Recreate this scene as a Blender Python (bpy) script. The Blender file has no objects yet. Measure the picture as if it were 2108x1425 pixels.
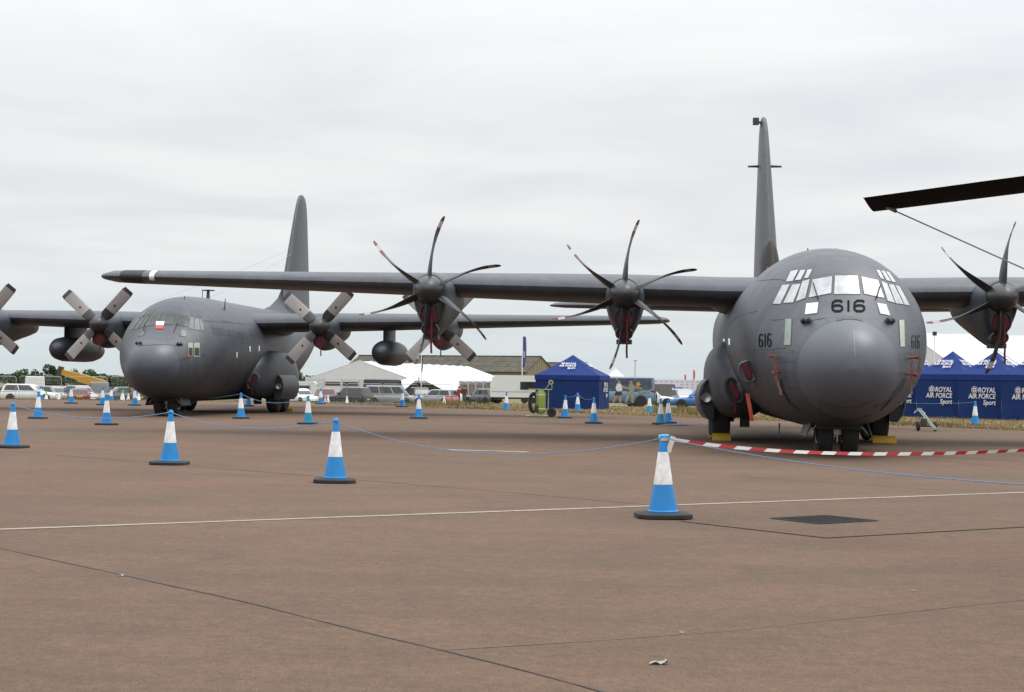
import bpy, bmesh, math, random
from mathutils import Vector, Matrix
from mathutils.bvhtree import BVHTree
random.seed(7)
PI = math.pi
SC = bpy.context.scene
COL = SC.collection

# ------------------------------------------------------------------ camera, sky, sun, exposure
FPX, CXP, CYP, PITCH, ROLL, HC = 3339.0, 1054.0, 712.5, 0.0210, 0.0130, 1.6233
c, s = math.cos(PITCH), math.sin(PITCH)
FW = Vector((0, c, s)); R0 = Vector((1, 0, 0)); U0 = Vector((0, -s, c))
c, s = math.cos(ROLL), math.sin(ROLL)
RT = R0 * c + U0 * s; UP = U0 * c - R0 * s
EYE = Vector((0, 0, HC))
cam = bpy.data.cameras.new('camera'); camo = bpy.data.objects.new('camera', cam); COL.objects.link(camo)
cam.sensor_width = 36; cam.lens = FPX / 2108 * 36; cam.clip_start = .1; cam.clip_end = 9000
camo.matrix_world = Matrix(((RT.x, UP.x, -FW.x, 0), (RT.y, UP.y, -FW.y, 0), (RT.z, UP.z, -FW.z, HC), (0, 0, 0, 1)))
SC.camera = camo

SUN_EL, SUN_AZ = math.radians(64), math.radians(80)   # azimuth clockwise from +Y (view direction)
W = bpy.data.worlds.new('World'); SC.world = W; W.use_nodes = True
nt = W.node_tree; nt.nodes.clear()
def wn(t, **k):
    n = nt.nodes.new(t)
    for a, b in k.items(): setattr(n, a, b)
    return n
out = wn('ShaderNodeOutputWorld'); bg = wn('ShaderNodeBackground'); bg.inputs[1].default_value = 1.0
sky = wn('ShaderNodeTexSky', sky_type='NISHITA'); sky.sun_disc = False
sky.sun_elevation = SUN_EL; sky.sun_rotation = SUN_AZ
skm = wn('ShaderNodeMixRGB', blend_type='MULTIPLY'); skm.inputs[0].default_value = 1; skm.inputs[2].default_value = (.1, .1, .1, 1)
nt.links.new(sky.outputs[0], skm.inputs[1])
tc = wn('ShaderNodeTexCoord'); sep = wn('ShaderNodeSeparateXYZ'); nt.links.new(tc.outputs['Generated'], sep.inputs[0])
ab = wn('ShaderNodeMath', operation='ABSOLUTE'); nt.links.new(sep.outputs[2], ab.inputs[0])
ad = wn('ShaderNodeMath', operation='ADD'); nt.links.new(ab.outputs[0], ad.inputs[0]); ad.inputs[1].default_value = .06
dv = [wn('ShaderNodeMath', operation='DIVIDE') for _ in range(2)]
for i in range(2): nt.links.new(sep.outputs[i], dv[i].inputs[0]); nt.links.new(ad.outputs[0], dv[i].inputs[1])
cmb = wn('ShaderNodeCombineXYZ'); nt.links.new(dv[0].outputs[0], cmb.inputs[0]); nt.links.new(dv[1].outputs[0], cmb.inputs[1])
no = wn('ShaderNodeTexNoise'); no.inputs['Scale'].default_value = .75; no.inputs['Detail'].default_value = 6; no.inputs['Roughness'].default_value = .52
no.inputs['Distortion'].default_value = .35
nt.links.new(cmb.outputs[0], no.inputs['Vector'])
cr = wn('ShaderNodeValToRGB'); nt.links.new(no.outputs[0], cr.inputs[0])
cr.color_ramp.elements[0].position = .3; cr.color_ramp.elements[0].color = (.745, .78, .82, 1)
cr.color_ramp.elements[1].position = .6; cr.color_ramp.elements[1].color = (.905, .905, .905, 1)
hz = wn('ShaderNodeMapRange'); nt.links.new(sep.outputs[2], hz.inputs[0])
hz.inputs[1].default_value = -.01; hz.inputs[2].default_value = .085; hz.inputs[3].default_value = 1; hz.inputs[4].default_value = 0
hm = wn('ShaderNodeMixRGB'); nt.links.new(hz.outputs[0], hm.inputs[0]); nt.links.new(cr.outputs[0], hm.inputs[1]); hm.inputs[2].default_value = (.645, .735, .765, 1)
mx = wn('ShaderNodeMixRGB'); mx.inputs[0].default_value = .95
nt.links.new(skm.outputs[0], mx.inputs[1]); nt.links.new(hm.outputs[0], mx.inputs[2])
ze = wn('ShaderNodeMapRange'); nt.links.new(sep.outputs[2], ze.inputs[0])     # overcast luminance law: brighter towards the zenith
ze.inputs[1].default_value = .17; ze.inputs[2].default_value = 1; ze.inputs[3].default_value = 1; ze.inputs[4].default_value = 3.2
zm = wn('ShaderNodeMixRGB', blend_type='MULTIPLY'); zm.inputs[0].default_value = 1; nt.links.new(mx.outputs[0], zm.inputs[1]); nt.links.new(ze.outputs[0], zm.inputs[2])
nt.links.new(zm.outputs[0], bg.inputs[0]); nt.links.new(bg.outputs[0], out.inputs[0])

sl = bpy.data.lights.new('sun', 'SUN'); sl.energy = 1.4; sl.angle = math.radians(28); sl.color = (1, .97, .92)
so = bpy.data.objects.new('sun', sl); COL.objects.link(so)
sd = Vector((math.sin(SUN_AZ) * math.cos(SUN_EL), math.cos(SUN_AZ) * math.cos(SUN_EL), math.sin(SUN_EL)))
so.rotation_euler = sd.to_track_quat('Z', 'Y').to_euler(); so.location = (0, 0, 60)
vs = SC.view_settings; vs.view_transform = 'Standard'; vs.look = 'None'; vs.exposure = 0.0; vs.gamma = 1; vs.use_curve_mapping = False
SC.cycles.use_denoising = True

# ------------------------------------------------------------------ helpers
def pray(px, py):
    u = (px - CXP) / FPX; v = (py - CYP) / FPX
    return (FW + RT * u - UP * v).normalized()
def G(px, py, z=0.0):                      # point of the ground plane seen at a pixel of the photograph
    d = pray(px, py); t = (z - HC) / d.z
    return EYE + d * t
def D(px, d, z=0.0):                       # a place at a given distance in the direction of a column
    return Vector(((px - CXP) / FPX * d, d, z))
def s_edge(x, y):
    s1 = ((x - 17.6) * 44 + (y - 62) * 32) / 54.4
    s2 = (y - (106 + (x + 14.4) * .274)) * .964
    return max(s1, s2)
def sm(a, b, x):
    t = min(1, max(0, (x - a) / (b - a))); return t * t * (3 - 2 * t)
def tz(x, y):
    sg = s_edge(x, y); o = 18 * sm(-10, 4, x)
    if sg < 0: return 0.0
    return -2.0 * (1 - math.exp(-max(0, sg - o) / 75))
def TP(px, d):                             # terrain point in a photo column at a distance
    p = D(px, d); p.z = tz(p.x, p.y); return p

MATS = {}
def mat(name, col, rough=.6, var=.12, scale=2.0, metal=0.0, bump=0.0, bscale=None, spec=.5, coat=0.0, stretch=None, col2=None, fine=0.0, trans=0.0):
    if name in MATS: return MATS[name]
    m = bpy.data.materials.new(name); m.use_nodes = True; t = m.node_tree; n = t.nodes; L = t.links
    b = n['Principled BSDF']; b.inputs['Roughness'].default_value = rough; b.inputs['Metallic'].default_value = metal
    b.inputs['Specular IOR Level'].default_value = spec; b.inputs['Coat Weight'].default_value = coat
    if trans: b.inputs['Transmission Weight'].default_value = trans
    tcn = n.new('ShaderNodeTexCoord'); mp = n.new('ShaderNodeMapping'); L.new(tcn.outputs['Object'], mp.inputs[0])
    if stretch: mp.inputs['Scale'].default_value = stretch
    nz = n.new('ShaderNodeTexNoise'); nz.inputs['Scale'].default_value = scale; nz.inputs['Detail'].default_value = 7; nz.inputs['Roughness'].default_value = .6
    L.new(mp.outputs[0], nz.inputs['Vector'])
    r = n.new('ShaderNodeValToRGB'); L.new(nz.outputs[0], r.inputs[0])
    r.color_ramp.elements[0].position = .3; r.color_ramp.elements[1].position = .7
    k = col2 if col2 else [x * (1 - var) for x in col]
    k2 = col if col2 else [min(1, x * (1 + var)) for x in col]
    r.color_ramp.elements[0].color = (*k, 1); r.color_ramp.elements[1].color = (*k2, 1)
    src = r.outputs[0]
    if fine:
        f = n.new('ShaderNodeTexNoise'); f.inputs['Scale'].default_value = scale * 17; f.inputs['Detail'].default_value = 4
        L.new(tcn.outputs['Object'], f.inputs['Vector'])
        mr = n.new('ShaderNodeMapRange'); L.new(f.outputs[0], mr.inputs[0]); mr.inputs[1].default_value = .3; mr.inputs[2].default_value = .7
        mr.inputs[3].default_value = 1 - fine; mr.inputs[4].default_value = 1 + fine
        mm = n.new('ShaderNodeMixRGB'); mm.blend_type = 'MULTIPLY'; mm.inputs[0].default_value = 1
        L.new(src, mm.inputs[1]); L.new(mr.outputs[0], mm.inputs[2]); src = mm.outputs[0]
    L.new(src, b.inputs['Base Color'])
    if bump:
        bn = n.new('ShaderNodeTexNoise'); bn.inputs['Scale'].default_value = bscale or scale * 8; bn.inputs['Detail'].default_value = 5
        L.new(mp.outputs[0], bn.inputs['Vector'])
        bp = n.new('ShaderNodeBump'); bp.inputs['Strength'].default_value = bump; bp.inputs['Distance'].default_value = .02
        L.new(bn.outputs[0], bp.inputs['Height']); L.new(bp.outputs[0], b.inputs['Normal'])
    MATS[name] = m; return m

class MB:
    def __init__(s): s.v = []; s.f = []; s.m = []
    def add(s, vs, fs, mi=0):
        o = len(s.v); s.v += [tuple(v) for v in vs]
        for f in fs: s.f.append(tuple(i + o for i in f)); s.m.append(mi)
        return s
    def box(s, c, d, rot=None, mi=0, bev=0):
        x, y, z = d[0] / 2, d[1] / 2, d[2] / 2
        P = [Vector(p) for p in ((-x,-y,-z),(x,-y,-z),(x,y,-z),(-x,y,-z),(-x,-y,z),(x,-y,z),(x,y,z),(-x,y,z))]
        if rot is not None: P = [rot @ p for p in P]
        c = Vector(c)
        return s.add([p + c for p in P], [(0,3,2,1),(4,5,6,7),(0,1,5,4),(1,2,6,5),(2,3,7,6),(3,0,4,7)], mi)
    def loft(s, rings, cap0=True, cap1=True, mi=0, closed=True):
        o = len(s.v); n = len(rings[0])
        for r in rings: s.v += [tuple(p) for p in r]
        for i in range(len(rings) - 1):
            for j in range(n if closed else n - 1):
                k = (j + 1) % n
                s.f.append((o + i*n + j, o + i*n + k, o + (i+1)*n + k, o + (i+1)*n + j)); s.m.append(mi)
        if cap0: s.f.append(tuple(o + j for j in reversed(range(n)))); s.m.append(mi)
        if cap1: s.f.append(tuple(o + (len(rings)-1)*n + j for j in range(n))); s.m.append(mi)
        return s
    def cyl(s, a, b, r0, r1=None, n=12, mi=0, caps=True):
        a, b = Vector(a), Vector(b); r1 = r0 if r1 is None else r1
        d = (b - a).normalized(); u = d.orthogonal().normalized(); w = d.cross(u)
        rg = lambda p, r: [p + (u * math.cos(2*PI*i/n) + w * math.sin(2*PI*i/n)) * r for i in range(n)]
        return s.loft([rg(a, r0), rg(b, r1)], caps, caps, mi)
    def lathe(s, prof, axis='Z', n=24, c=(0,0,0), mi=0, caps=(True, True)):
        c = Vector(c); rings = []
        for r, h in prof:
            ring = []
            for i in range(n):
                a = 2*PI*i/n; p, q = r*math.cos(a), r*math.sin(a)
                ring.append(c + Vector({'Z': (p, q, h), 'X': (h, p, q), 'Y': (q, h, p)}[axis]))
            rings.append(ring)
        return s.loft(rings, caps[0], caps[1], mi)
    def tube(s, pts, r, n=6, mi=0):
        pts = [Vector(p) for p in pts]; rings = []
        for i, p in enumerate(pts):
            d = (pts[min(i+1, len(pts)-1)] - pts[max(i-1, 0)]).normalized()
            u = d.cross(Vector((0, 0, 1)))
            if u.length < 1e-3: u = d.cross(Vector((1, 0, 0)))
            u.normalize(); w = u.cross(d); rr = r[i] if isinstance(r, (list, tuple)) else r
            rings.append([p + (u * math.cos(2*PI*k/n) + w * math.sin(2*PI*k/n)) * rr for k in range(n)])
        return s.loft(rings, True, True, mi)
    def build(s, name, m, parent=None, smooth=35, mw=None):
        me = bpy.data.meshes.new(name); me.from_pydata(s.v, [], s.f); 
        ms = m if isinstance(m, (list, tuple)) else [m]
        for q in ms: me.materials.append(q)
        if len(ms) > 1: me.polygons.foreach_set('material_index', s.m)
        if smooth:
            bm = bmesh.new(); bm.from_mesh(me); bmesh.ops.recalc_face_normals(bm, faces=bm.faces); bm.to_mesh(me); bm.free()
            me.polygons.foreach_set('use_smooth', [True] * len(me.polygons)); me.set_sharp_from_angle(angle=math.radians(smooth))
        me.update(); return link(name, me, parent, mw)
def link(name, me, parent=None, mw=None):
    o = bpy.data.objects.new(name, me); COL.objects.link(o)
    if parent is not None: o.parent = parent
    if mw is not None: o.matrix_local = mw
    return o
def tag(o, label, cat, group=None):
    o['label'] = label; o['category'] = cat
    if group: o['group'] = group
    return o
def thing(name, label, cat, loc=(0,0,0), rz=0, group=None):
    o = bpy.data.objects.new(name, None); COL.objects.link(o); o.location = loc; o.rotation_euler = (0, 0, rz); o.empty_display_size = .3
    return tag(o, label, cat, group)
def structure(o, kind='structure'): o['kind'] = kind; return o
def dup(o, parent=None):
    r = o.copy(); COL.objects.link(r)
    if parent is not None: r.parent = parent
    for ch in list(o.children): dup(ch, r)
    return r
def spline(tab, xs):                        # monotone-ish cubic through table rows
    n = len(tab); res = []
    for x in xs:
        i = 0
        while i < n - 2 and x > tab[i+1][0]: i += 1
        a, b = tab[i], tab[i+1]; h = b[0] - a[0]; t = (x - a[0]) / h; row = [x]
        for k in range(1, len(a)):
            def slope(j):
                if j == 0: return (tab[1][k]-tab[0][k])/(tab[1][0]-tab[0][0])
                if j == n-1: return (tab[-1][k]-tab[-2][k])/(tab[-1][0]-tab[-2][0])
                d0 = (tab[j][k]-tab[j-1][k])/(tab[j][0]-tab[j-1][0]); d1 = (tab[j+1][k]-tab[j][k])/(tab[j+1][0]-tab[j][0])
                return 0 if d0*d1 <= 0 else 2*d0*d1/(d0+d1)
            m0, m1 = slope(i)*h, slope(i+1)*h
            row.append((2*t**3-3*t*t+1)*a[k] + (t**3-2*t*t+t)*m0 + (-2*t**3+3*t*t)*b[k] + (t**3-t*t)*m1)
        res.append(row)
    return res
def sup(n, w, h, e=2.0, low=0.0):           # superellipse ring in (y,z), low narrows the lower half
    r = []
    for i in range(n):
        a = 2*PI*i/n; ca, sa = math.cos(a), math.sin(a)
        y = w * math.copysign(abs(ca)**(2/e), ca); z = h * math.copysign(abs(sa)**(2/e), sa)
        if sa < 0: y *= 1 - low * (-z / h)
        r.append((y, z))
    return r
def text_mesh(body, shear=0.0, bold=0.0, align='LEFT'):
    cu = bpy.data.curves.new('t', 'FONT'); cu.body = body; cu.shear = shear; cu.offset = bold; cu.align_x = align; cu.resolution_u = 3; cu.space_line = .95
    o = bpy.data.objects.new('t', cu); COL.objects.link(o); bpy.context.view_layer.update()
    dg = bpy.context.evaluated_depsgraph_get(); me = bpy.data.meshes.new_from_object(o.evaluated_get(dg))
    bpy.data.objects.remove(o); bpy.data.curves.remove(cu)
    vs = [v.co.copy() for v in me.vertices]; fs = [tuple(p.vertices) for p in me.polygons]; bpy.data.meshes.remove(me)
    return vs, fs
# ------------------------------------------------------------------ setting: apron, grass, sky is the world
def asphalt_mat():
    m = bpy.data.materials.new('brown_asphalt'); m.use_nodes = True; t = m.node_tree; n = t.nodes; L = t.links; b = n['Principled BSDF']
    tcn = n.new('ShaderNodeTexCoord')
    def noise(sc, det=6, st=None, ro=.6):
        x = n.new('ShaderNodeTexNoise'); x.inputs['Scale'].default_value = sc; x.inputs['Detail'].default_value = det; x.inputs['Roughness'].default_value = ro
        mp = n.new('ShaderNodeMapping'); L.new(tcn.outputs['Object'], mp.inputs[0])
        if st: mp.inputs['Scale'].default_value = st; mp.inputs['Rotation'].default_value = (0, 0, .25)
        L.new(mp.outputs[0], x.inputs['Vector']); return x.outputs[0]
    def ramp(s, a, ca, b_, cb):
        r = n.new('ShaderNodeValToRGB'); L.new(s, r.inputs[0]); r.color_ramp.elements[0].position = a; r.color_ramp.elements[1].position = b_
        r.color_ramp.elements[0].color = (*ca, 1); r.color_ramp.elements[1].color = (*cb, 1); return r.outputs[0]
    def mul(a, b_, f=1.0, bt='MULTIPLY'):
        x = n.new('ShaderNodeMixRGB'); x.blend_type = bt; x.inputs[0].default_value = f; L.new(a, x.inputs[1]); L.new(b_, x.inputs[2]); return x.outputs[0]
    base = ramp(noise(.22, 7, (1, .7, 1)), .33, (.106, .066, .0435), .67, (.131, .079, .0515))
    red = ramp(noise(.09, 5, (.7, 1.2, 1)), .52, (1, 1, 1), .72, (1.14, 1.0, .95))
    grn = ramp(noise(.5, 9, (.5, 1.3, 1), .7), .4, (.86, .9, .89), .6, (1, 1, 1))
    stk = ramp(noise(1.1, 9, (.5, 1.2, 1), .74), .34, (.9, .905, .905), .64, (1.05, 1.045, 1.04))
    mid = ramp(noise(5, 9, None, .72), .33, (.84, .85, .86), .67, (1.13, 1.12, 1.11))
    fin = ramp(noise(70, 4, None, .75), .32, (.55, .55, .56), .68, (1.42, 1.41, 1.4))
    stn = ramp(noise(.8, 5, (1, .8, 1), .65), .58, (1, 1, 1), .74, (.8, .81, .82))
    gr2 = ramp(noise(19, 6, (1, .55, 1), .8), .36, (.82, .82, .83), .64, (1.17, 1.16, 1.15))
    c_ = mul(mul(mul(mul(mul(mul(base, red), grn), stk), mid), fin), mul(gr2, stn))
    sp = n.new('ShaderNodeTexVoronoi'); sp.inputs['Scale'].default_value = 5.5; L.new(tcn.outputs['Object'], sp.inputs['Vector'])
    spr = ramp(sp.outputs['Distance'], .025, (1, 1, 1), .05, (0, 0, 0))
    spn = ramp(noise(1.3, 4), .56, (0, 0, 0), .66, (.8, .8, .8)); spm = mul(spr, spn)
    mx_ = n.new('ShaderNodeMixRGB'); L.new(spm, mx_.inputs[0]); L.new(c_, mx_.inputs[1]); mx_.inputs[2].default_value = (.17, .15, .125, 1)
    L.new(mx_.outputs[0], b.inputs['Base Color'])
    b.inputs['Roughness'].default_value = .88; b.inputs['Specular IOR Level'].default_value = .3
    bp = n.new('ShaderNodeBump'); bp.inputs['Strength'].default_value = .5; bp.inputs['Distance'].default_value = .01
    L.new(noise(60, 4), bp.inputs['Height']); L.new(bp.outputs[0], b.inputs['Normal'])
    return m
M_ASPH = asphalt_mat()
# field sheet reaching the horizon
xs = [-6000, -3000, -1500, -800, -450, -300, -200, -150] + [-120 + 4*i for i in range(61)] + [150, 200, 300, 450, 800, 1500, 3000, 6000]
ys = [-60, -20, 0, 20, 40] + [50 + 2.5*i for i in range(60)] + [205, 220, 240, 270, 310, 360, 430, 520, 650, 850, 1200, 1800, 2800, 4500, 8500]
mb = MB(); vv = []
for y in ys:
    for x in xs:
        sg = s_edge(x, y); vv.append((x, y, -.06 if sg < .4 else tz(x, y)))
nx = len(xs)
mb.add(vv, [(j*nx+i, j*nx+i+1, (j+1)*nx+i+1, (j+1)*nx+i) for j in range(len(ys)-1) for i in range(nx-1)])
M_FIELD = mat('dry_grass_soil', (.17, .125, .06), .95, scale=.35, col2=(.12, .098, .042), fine=.35)
structure(mb.build('grass_field', M_FIELD, smooth=60))
# apron polygon
def edge_pt(t):  # right line param by x
    return Vector((t, 62 - (t - 17.6) * 44 / 32, 0))
poly = [(-90, -30, 0), (90, -30, 0), (90, -35, 0)]
poly = [(-120, -40, 0), (91.2, -40, 0), tuple(edge_pt(17.6)), (-14.4, 106, 0), (-120, 106 + (-120 + 14.4) * .274, 0)]
mb = MB(); mb.add(poly, [tuple(range(len(poly)))]); apron = structure(mb.build('apron', M_ASPH, smooth=0))

def strip(name, pxs, width, m, z=.004, parent=apron, wob=0.0):
    pts = [G(*p) for p in pxs]; mb = MB(); L_ = []
    seg = []
    for a, b in zip(pts[:-1], pts[1:]):
        n = max(2, int((b - a).length / .6))
        for i in range(n): seg.append(a.lerp(b, i / n))
    seg.append(pts[-1]); vs_ = []
    for i, p in enumerate(seg):
        d = (seg[min(i+1, len(seg)-1)] - seg[max(i-1, 0)]); nrm = Vector((-d.y, d.x, 0)).normalized()
        w = width * (1 + random.uniform(-wob, wob)); sh = nrm * random.uniform(-wob, wob) * width * .5
        a = p + nrm * w / 2 + sh; b = p - nrm * w / 2 + sh; vs_ += [(a.x, a.y, z), (b.x, b.y, z)]
    mb.add(vs_, [(2*i, 2*i+1, 2*i+3, 2*i+2) for i in range(len(seg)-1)])
    return mb.build(name, m, parent, smooth=0)
def worn(name, c1, c2, lo, hi, scale):
    m = mat(name, c1, .85, scale=scale, col2=c2); r = [x for x in m.node_tree.nodes if x.type == 'VALTORGB'][0]
    r.color_ramp.elements[0].position = lo; r.color_ramp.elements[1].position = hi; return m
M_WHITE = worn('worn_white_paint', (.27, .24, .19), (.12, .09, .066), .32, .46, 6)
M_YELL = worn('worn_yellow_paint', (.165, .105, .05), (.112, .073, .051), .35, .62, 2.5)
M_JOINT = mat('joint_tar', (.032, .025, .02), .8, var=.5, scale=3)
M_SEAM = worn('faint_seam', (.1, .063, .043), (.124, .077, .051), .35, .6, 2)
M_PALE = worn('pale_scrape', (.158, .104, .072), (.124, .078, .051), .5, .68, 3)
strip('painted_line', [(-30, 1091.5), (1000, 1054.5), (2140, 1013)], .13, M_WHITE, .005, wob=.12)
strip('painted_line', [(910, 926), (1088, 931)], .42, M_WHITE, .005, wob=.25)
strip('painted_line', [(390, 856), (1060, 893), (1460, 914)], .12, M_YELL, .005, wob=.2)
strip('painted_line', [(1790, 933), (2140, 951)], .12, M_YELL, .005, wob=.2)
strip('painted_line', [(-20, 848), (330, 851)], .12, M_YELL, .005, wob=.2)
strip('joint', [(-30, 1123), (520, 1243), (770, 1307), (1000, 1361), (1180, 1408), (1290, 1440)], .018, M_JOINT, .004, wob=.6)
strip('joint', [(900, 1340), (1250, 1318), (1500, 1300), (1800, 1268), (2140, 1232)], .013, M_SEAM, .004, wob=.5)
strip('joint', [(30, 930), (400, 960), (700, 985), (1000, 1010), (1400, 1045)], .05, M_SEAM, .004, wob=.6)
strip('joint', [(1120, 870), (1500, 905), (2100, 965)], .05, M_SEAM, .004, wob=.6)
strip('joint', [(1500, 980), (1900, 1006), (2140, 1022)], .035, M_SEAM, .004, wob=.6)
# concrete surround and drain grate let into the apron
sl_ = [G(1400, 1074), G(1701, 1108.5), G(2160, 1083), G(1850, 1050)]
M_SLAB = mat('drain_slab_concrete', (.09, .0585, .041), .9, var=.14, scale=1.4, fine=.22, bump=.3, bscale=50)
mb = MB(); mb.add([(p.x, p.y, .006) for p in sl_], [(0, 1, 2, 3)]); mb.build('drain_slab', M_ASPH, apron, 0)
for a, b in ((0, 1), (1, 2), (2, 3), (3, 0)):
    pa, pb = sl_[a], sl_[b]; d = (pb - pa).normalized(); nr = Vector((-d.y, d.x, 0)) * .007; mb = MB()
    mb.add([(q.x, q.y, .009) for q in (pa + nr, pa - nr, pb - nr, pb + nr)], [(0, 1, 2, 3)]); mb.build('joint', M_JOINT if a < 2 else M_SEAM, apron, 0)
gq = [G(1582, 1069), G(1687, 1081), G(1811, 1074), G(1701, 1062.5)]
M_IRON = mat('cast_iron', (.05, .045, .042), .6, var=.3, scale=9, metal=.3)
gr = thing('drain_grate', 'dark iron drain grate set in the concrete slab on the apron', 'grate', tuple((gq[0]+gq[2])/2))
g0 = Vector(gr.location)
def gb(u, v): return (gq[0].lerp(gq[1], u)).lerp(gq[3].lerp(gq[2], u), v) - g0
mb = MB(); mb.add([Vector((*gb(u, v).xy, .008)) for u, v in ((0,0),(1,0),(1,1),(0,1))], [(0,1,2,3)]); mb.build('frame', M_IRON, gr, 0)
mb = MB()
for k in range(22):
    t = (k + .5) / 22
    for a, b in (((t, .02), (t, .98)), ((.02, t), (.98, t))):
        pa, pb = gb(*a), gb(*b); mb.box(((pa.x+pb.x)/2, (pa.y+pb.y)/2, .013), ((pb-pa).length, .035, .008), Matrix.Rotation(math.atan2(pb.y-pa.y, pb.x-pa.x), 3, 'Z'))
structure(mb.build('grate_bars', M_IRON, gr, 0), 'stuff')

# ------------------------------------------------------------------ the two transport aircraft
def paint(name, c, var=.13):
    m = mat(name, c, .47, var=var*1.1, scale=.9, fine=.07, bump=.03, bscale=2.2, spec=.6)
    t = m.node_tree; n = t.nodes; L = t.links; b = n['Principled BSDF']; src = b.inputs['Base Color'].links[0].from_socket
    tcn = n.new('ShaderNodeTexCoord'); mp = n.new('ShaderNodeMapping'); mp.inputs['Scale'].default_value = (3.2, 2.2, .22); L.new(tcn.outputs['Object'], mp.inputs[0])
    z = n.new('ShaderNodeTexNoise'); z.inputs['Scale'].default_value = 1.6; z.inputs['Detail'].default_value = 8; L.new(mp.outputs[0], z.inputs['Vector'])
    r = n.new('ShaderNodeValToRGB'); r.color_ramp.elements[0].position = .38; r.color_ramp.elements[1].position = .62
    r.color_ramp.elements[0].color = (.82, .81, .79, 1); r.color_ramp.elements[1].color = (1.06, 1.05, 1.05, 1); L.new(z.outputs[0], r.inputs[0])
    mm = n.new('ShaderNodeMixRGB'); mm.blend_type = 'MULTIPLY'; mm.inputs[0].default_value = 1; L.new(src, mm.inputs[1]); L.new(r.outputs[0], mm.inputs[2])
    src = mm.outputs[0]
    for axis, sc in (('X', 1.15), ('Z', 1.3)):      # faint sheet-metal lap lines
        wv = n.new('ShaderNodeTexWave'); wv.wave_type = 'BANDS'; wv.bands_direction = axis; wv.inputs['Scale'].default_value = sc * .314; wv.inputs['Distortion'].default_value = 0
        L.new(tcn.outputs['Object'], wv.inputs['Vector'])
        rr = n.new('ShaderNodeValToRGB'); rr.color_ramp.elements[0].position = .0; rr.color_ramp.elements[0].color = (.7, .7, .7, 1)
        rr.color_ramp.elements[1].position = .0035; rr.color_ramp.elements[1].color = (1, 1, 1, 1); L.new(wv.outputs[0], rr.inputs[0])
        m2 = n.new('ShaderNodeMixRGB'); m2.blend_type = 'MULTIPLY'; m2.inputs[0].default_value = 1; L.new(src, m2.inputs[1]); L.new(rr.outputs[0], m2.inputs[2]); src = m2.outputs[0]
    L.new(src, b.inputs['Base Color'])
    return m
PJ = paint('grey_paint_light', (.052, .06, .075)); PH = paint('grey_paint_dark', (.04, .047, .061))
RADJ = mat('radome_grey', (.057, .065, .081), .42, var=.1, scale=1.2, spec=.72)
RADH = mat('radome_dark', (.04, .048, .063), .42, var=.1, scale=1.2, spec=.72)
M_BLK = mat('black_rubber', (.018, .018, .019), .75, var=.3, scale=5)
M_TYRE = mat('tyre_rubber', (.022, .021, .021), .85, var=.35, scale=6, bump=.2)
M_PROP = mat('propeller_black', (.032, .032, .034), .38, var=.25, scale=4)
M_PRG = mat('blade_grey', (.27, .25, .237), .5, var=.08, scale=3)
M_RED = mat('red_cover_fabric', (.085, .008, .011), .75, var=.25, scale=5)
M_ORG = mat('orange_streamer', (.4, .06, .025), .7, var=.15, scale=6)
M_TRED = mat('tip_red', (.085, .014, .013), .5); M_TWHT = mat('tip_white', (.34, .32, .31), .5, var=.15)
M_WHT = mat('white_enamel', (.72, .72, .7), .4, var=.06)
M_LINE = mat('panel_line_dark', (.045, .047, .05), .6); M_MARK = mat('marking_dark', (.008, .0085, .01), .9, spec=.1, var=.2, scale=6)
M_LAP = mat('skin_joint_grey', (.036, .04, .048), .6); M_MARKH = mat('marking_faint', (.056, .062, .073), .6, var=.25, scale=9)
M_STEEL = mat('steel', (.42, .42, .41), .35, metal=.8); M_DARKM = mat('dark_metal', (.055, .055, .057), .5, metal=.4)
M_BAY = mat('wheel_bay_dark', (.028, .028, .028), .8); M_YEL = mat('chock_yellow', (.42, .25, .012), .6, var=.15, scale=8)
M_BROWN = mat('fin_root_bronze', (.022, .018, .016), .5, spec=.25, var=.2, scale=2, stretch=(3, 3, .3))
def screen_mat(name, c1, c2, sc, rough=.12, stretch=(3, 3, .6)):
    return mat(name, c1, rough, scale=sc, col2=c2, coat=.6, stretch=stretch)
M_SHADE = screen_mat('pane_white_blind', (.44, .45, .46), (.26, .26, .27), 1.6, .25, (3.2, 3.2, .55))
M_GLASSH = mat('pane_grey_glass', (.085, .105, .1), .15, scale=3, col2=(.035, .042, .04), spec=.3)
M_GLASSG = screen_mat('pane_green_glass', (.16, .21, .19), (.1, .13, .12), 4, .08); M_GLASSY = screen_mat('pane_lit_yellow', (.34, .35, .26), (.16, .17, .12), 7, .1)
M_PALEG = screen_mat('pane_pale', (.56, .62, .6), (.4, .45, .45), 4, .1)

FUS = [(0, .03, 1.92, 1.98), (.05, .31, 1.64, 2.26), (.15, .52, 1.43, 2.47), (.35, .76, 1.19, 2.70), (.6, .95, 1.01, 2.88), (.9, 1.11, .875, 3.04), (1.3, 1.30, .79, 3.21),
       (1.65, 1.46, .735, 3.40), (2.0, 1.63, .69, 3.63), (2.35, 1.80, .65, 3.93), (2.7, 1.95, .62, 4.24), (3.1, 2.06, .59, 4.50), (3.6, 2.14, .57, 4.70), (4.4, 2.18, .555, 4.87),
       (5.4, 2.19, .55, 4.96), (7, 2.19, .55, 5.0), (16.5, 2.19, .55, 5.0), (18.3, 2.18, .8, 5.0), (20, 2.12, 1.35, 5.0), (22, 1.95, 2.1, 5.0), (24, 1.6, 2.9, 5.0), (26, 1.1, 3.55, 4.97), (28, .55, 4.05, 4.87), (29.3, .08, 4.4, 4.6)]
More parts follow.
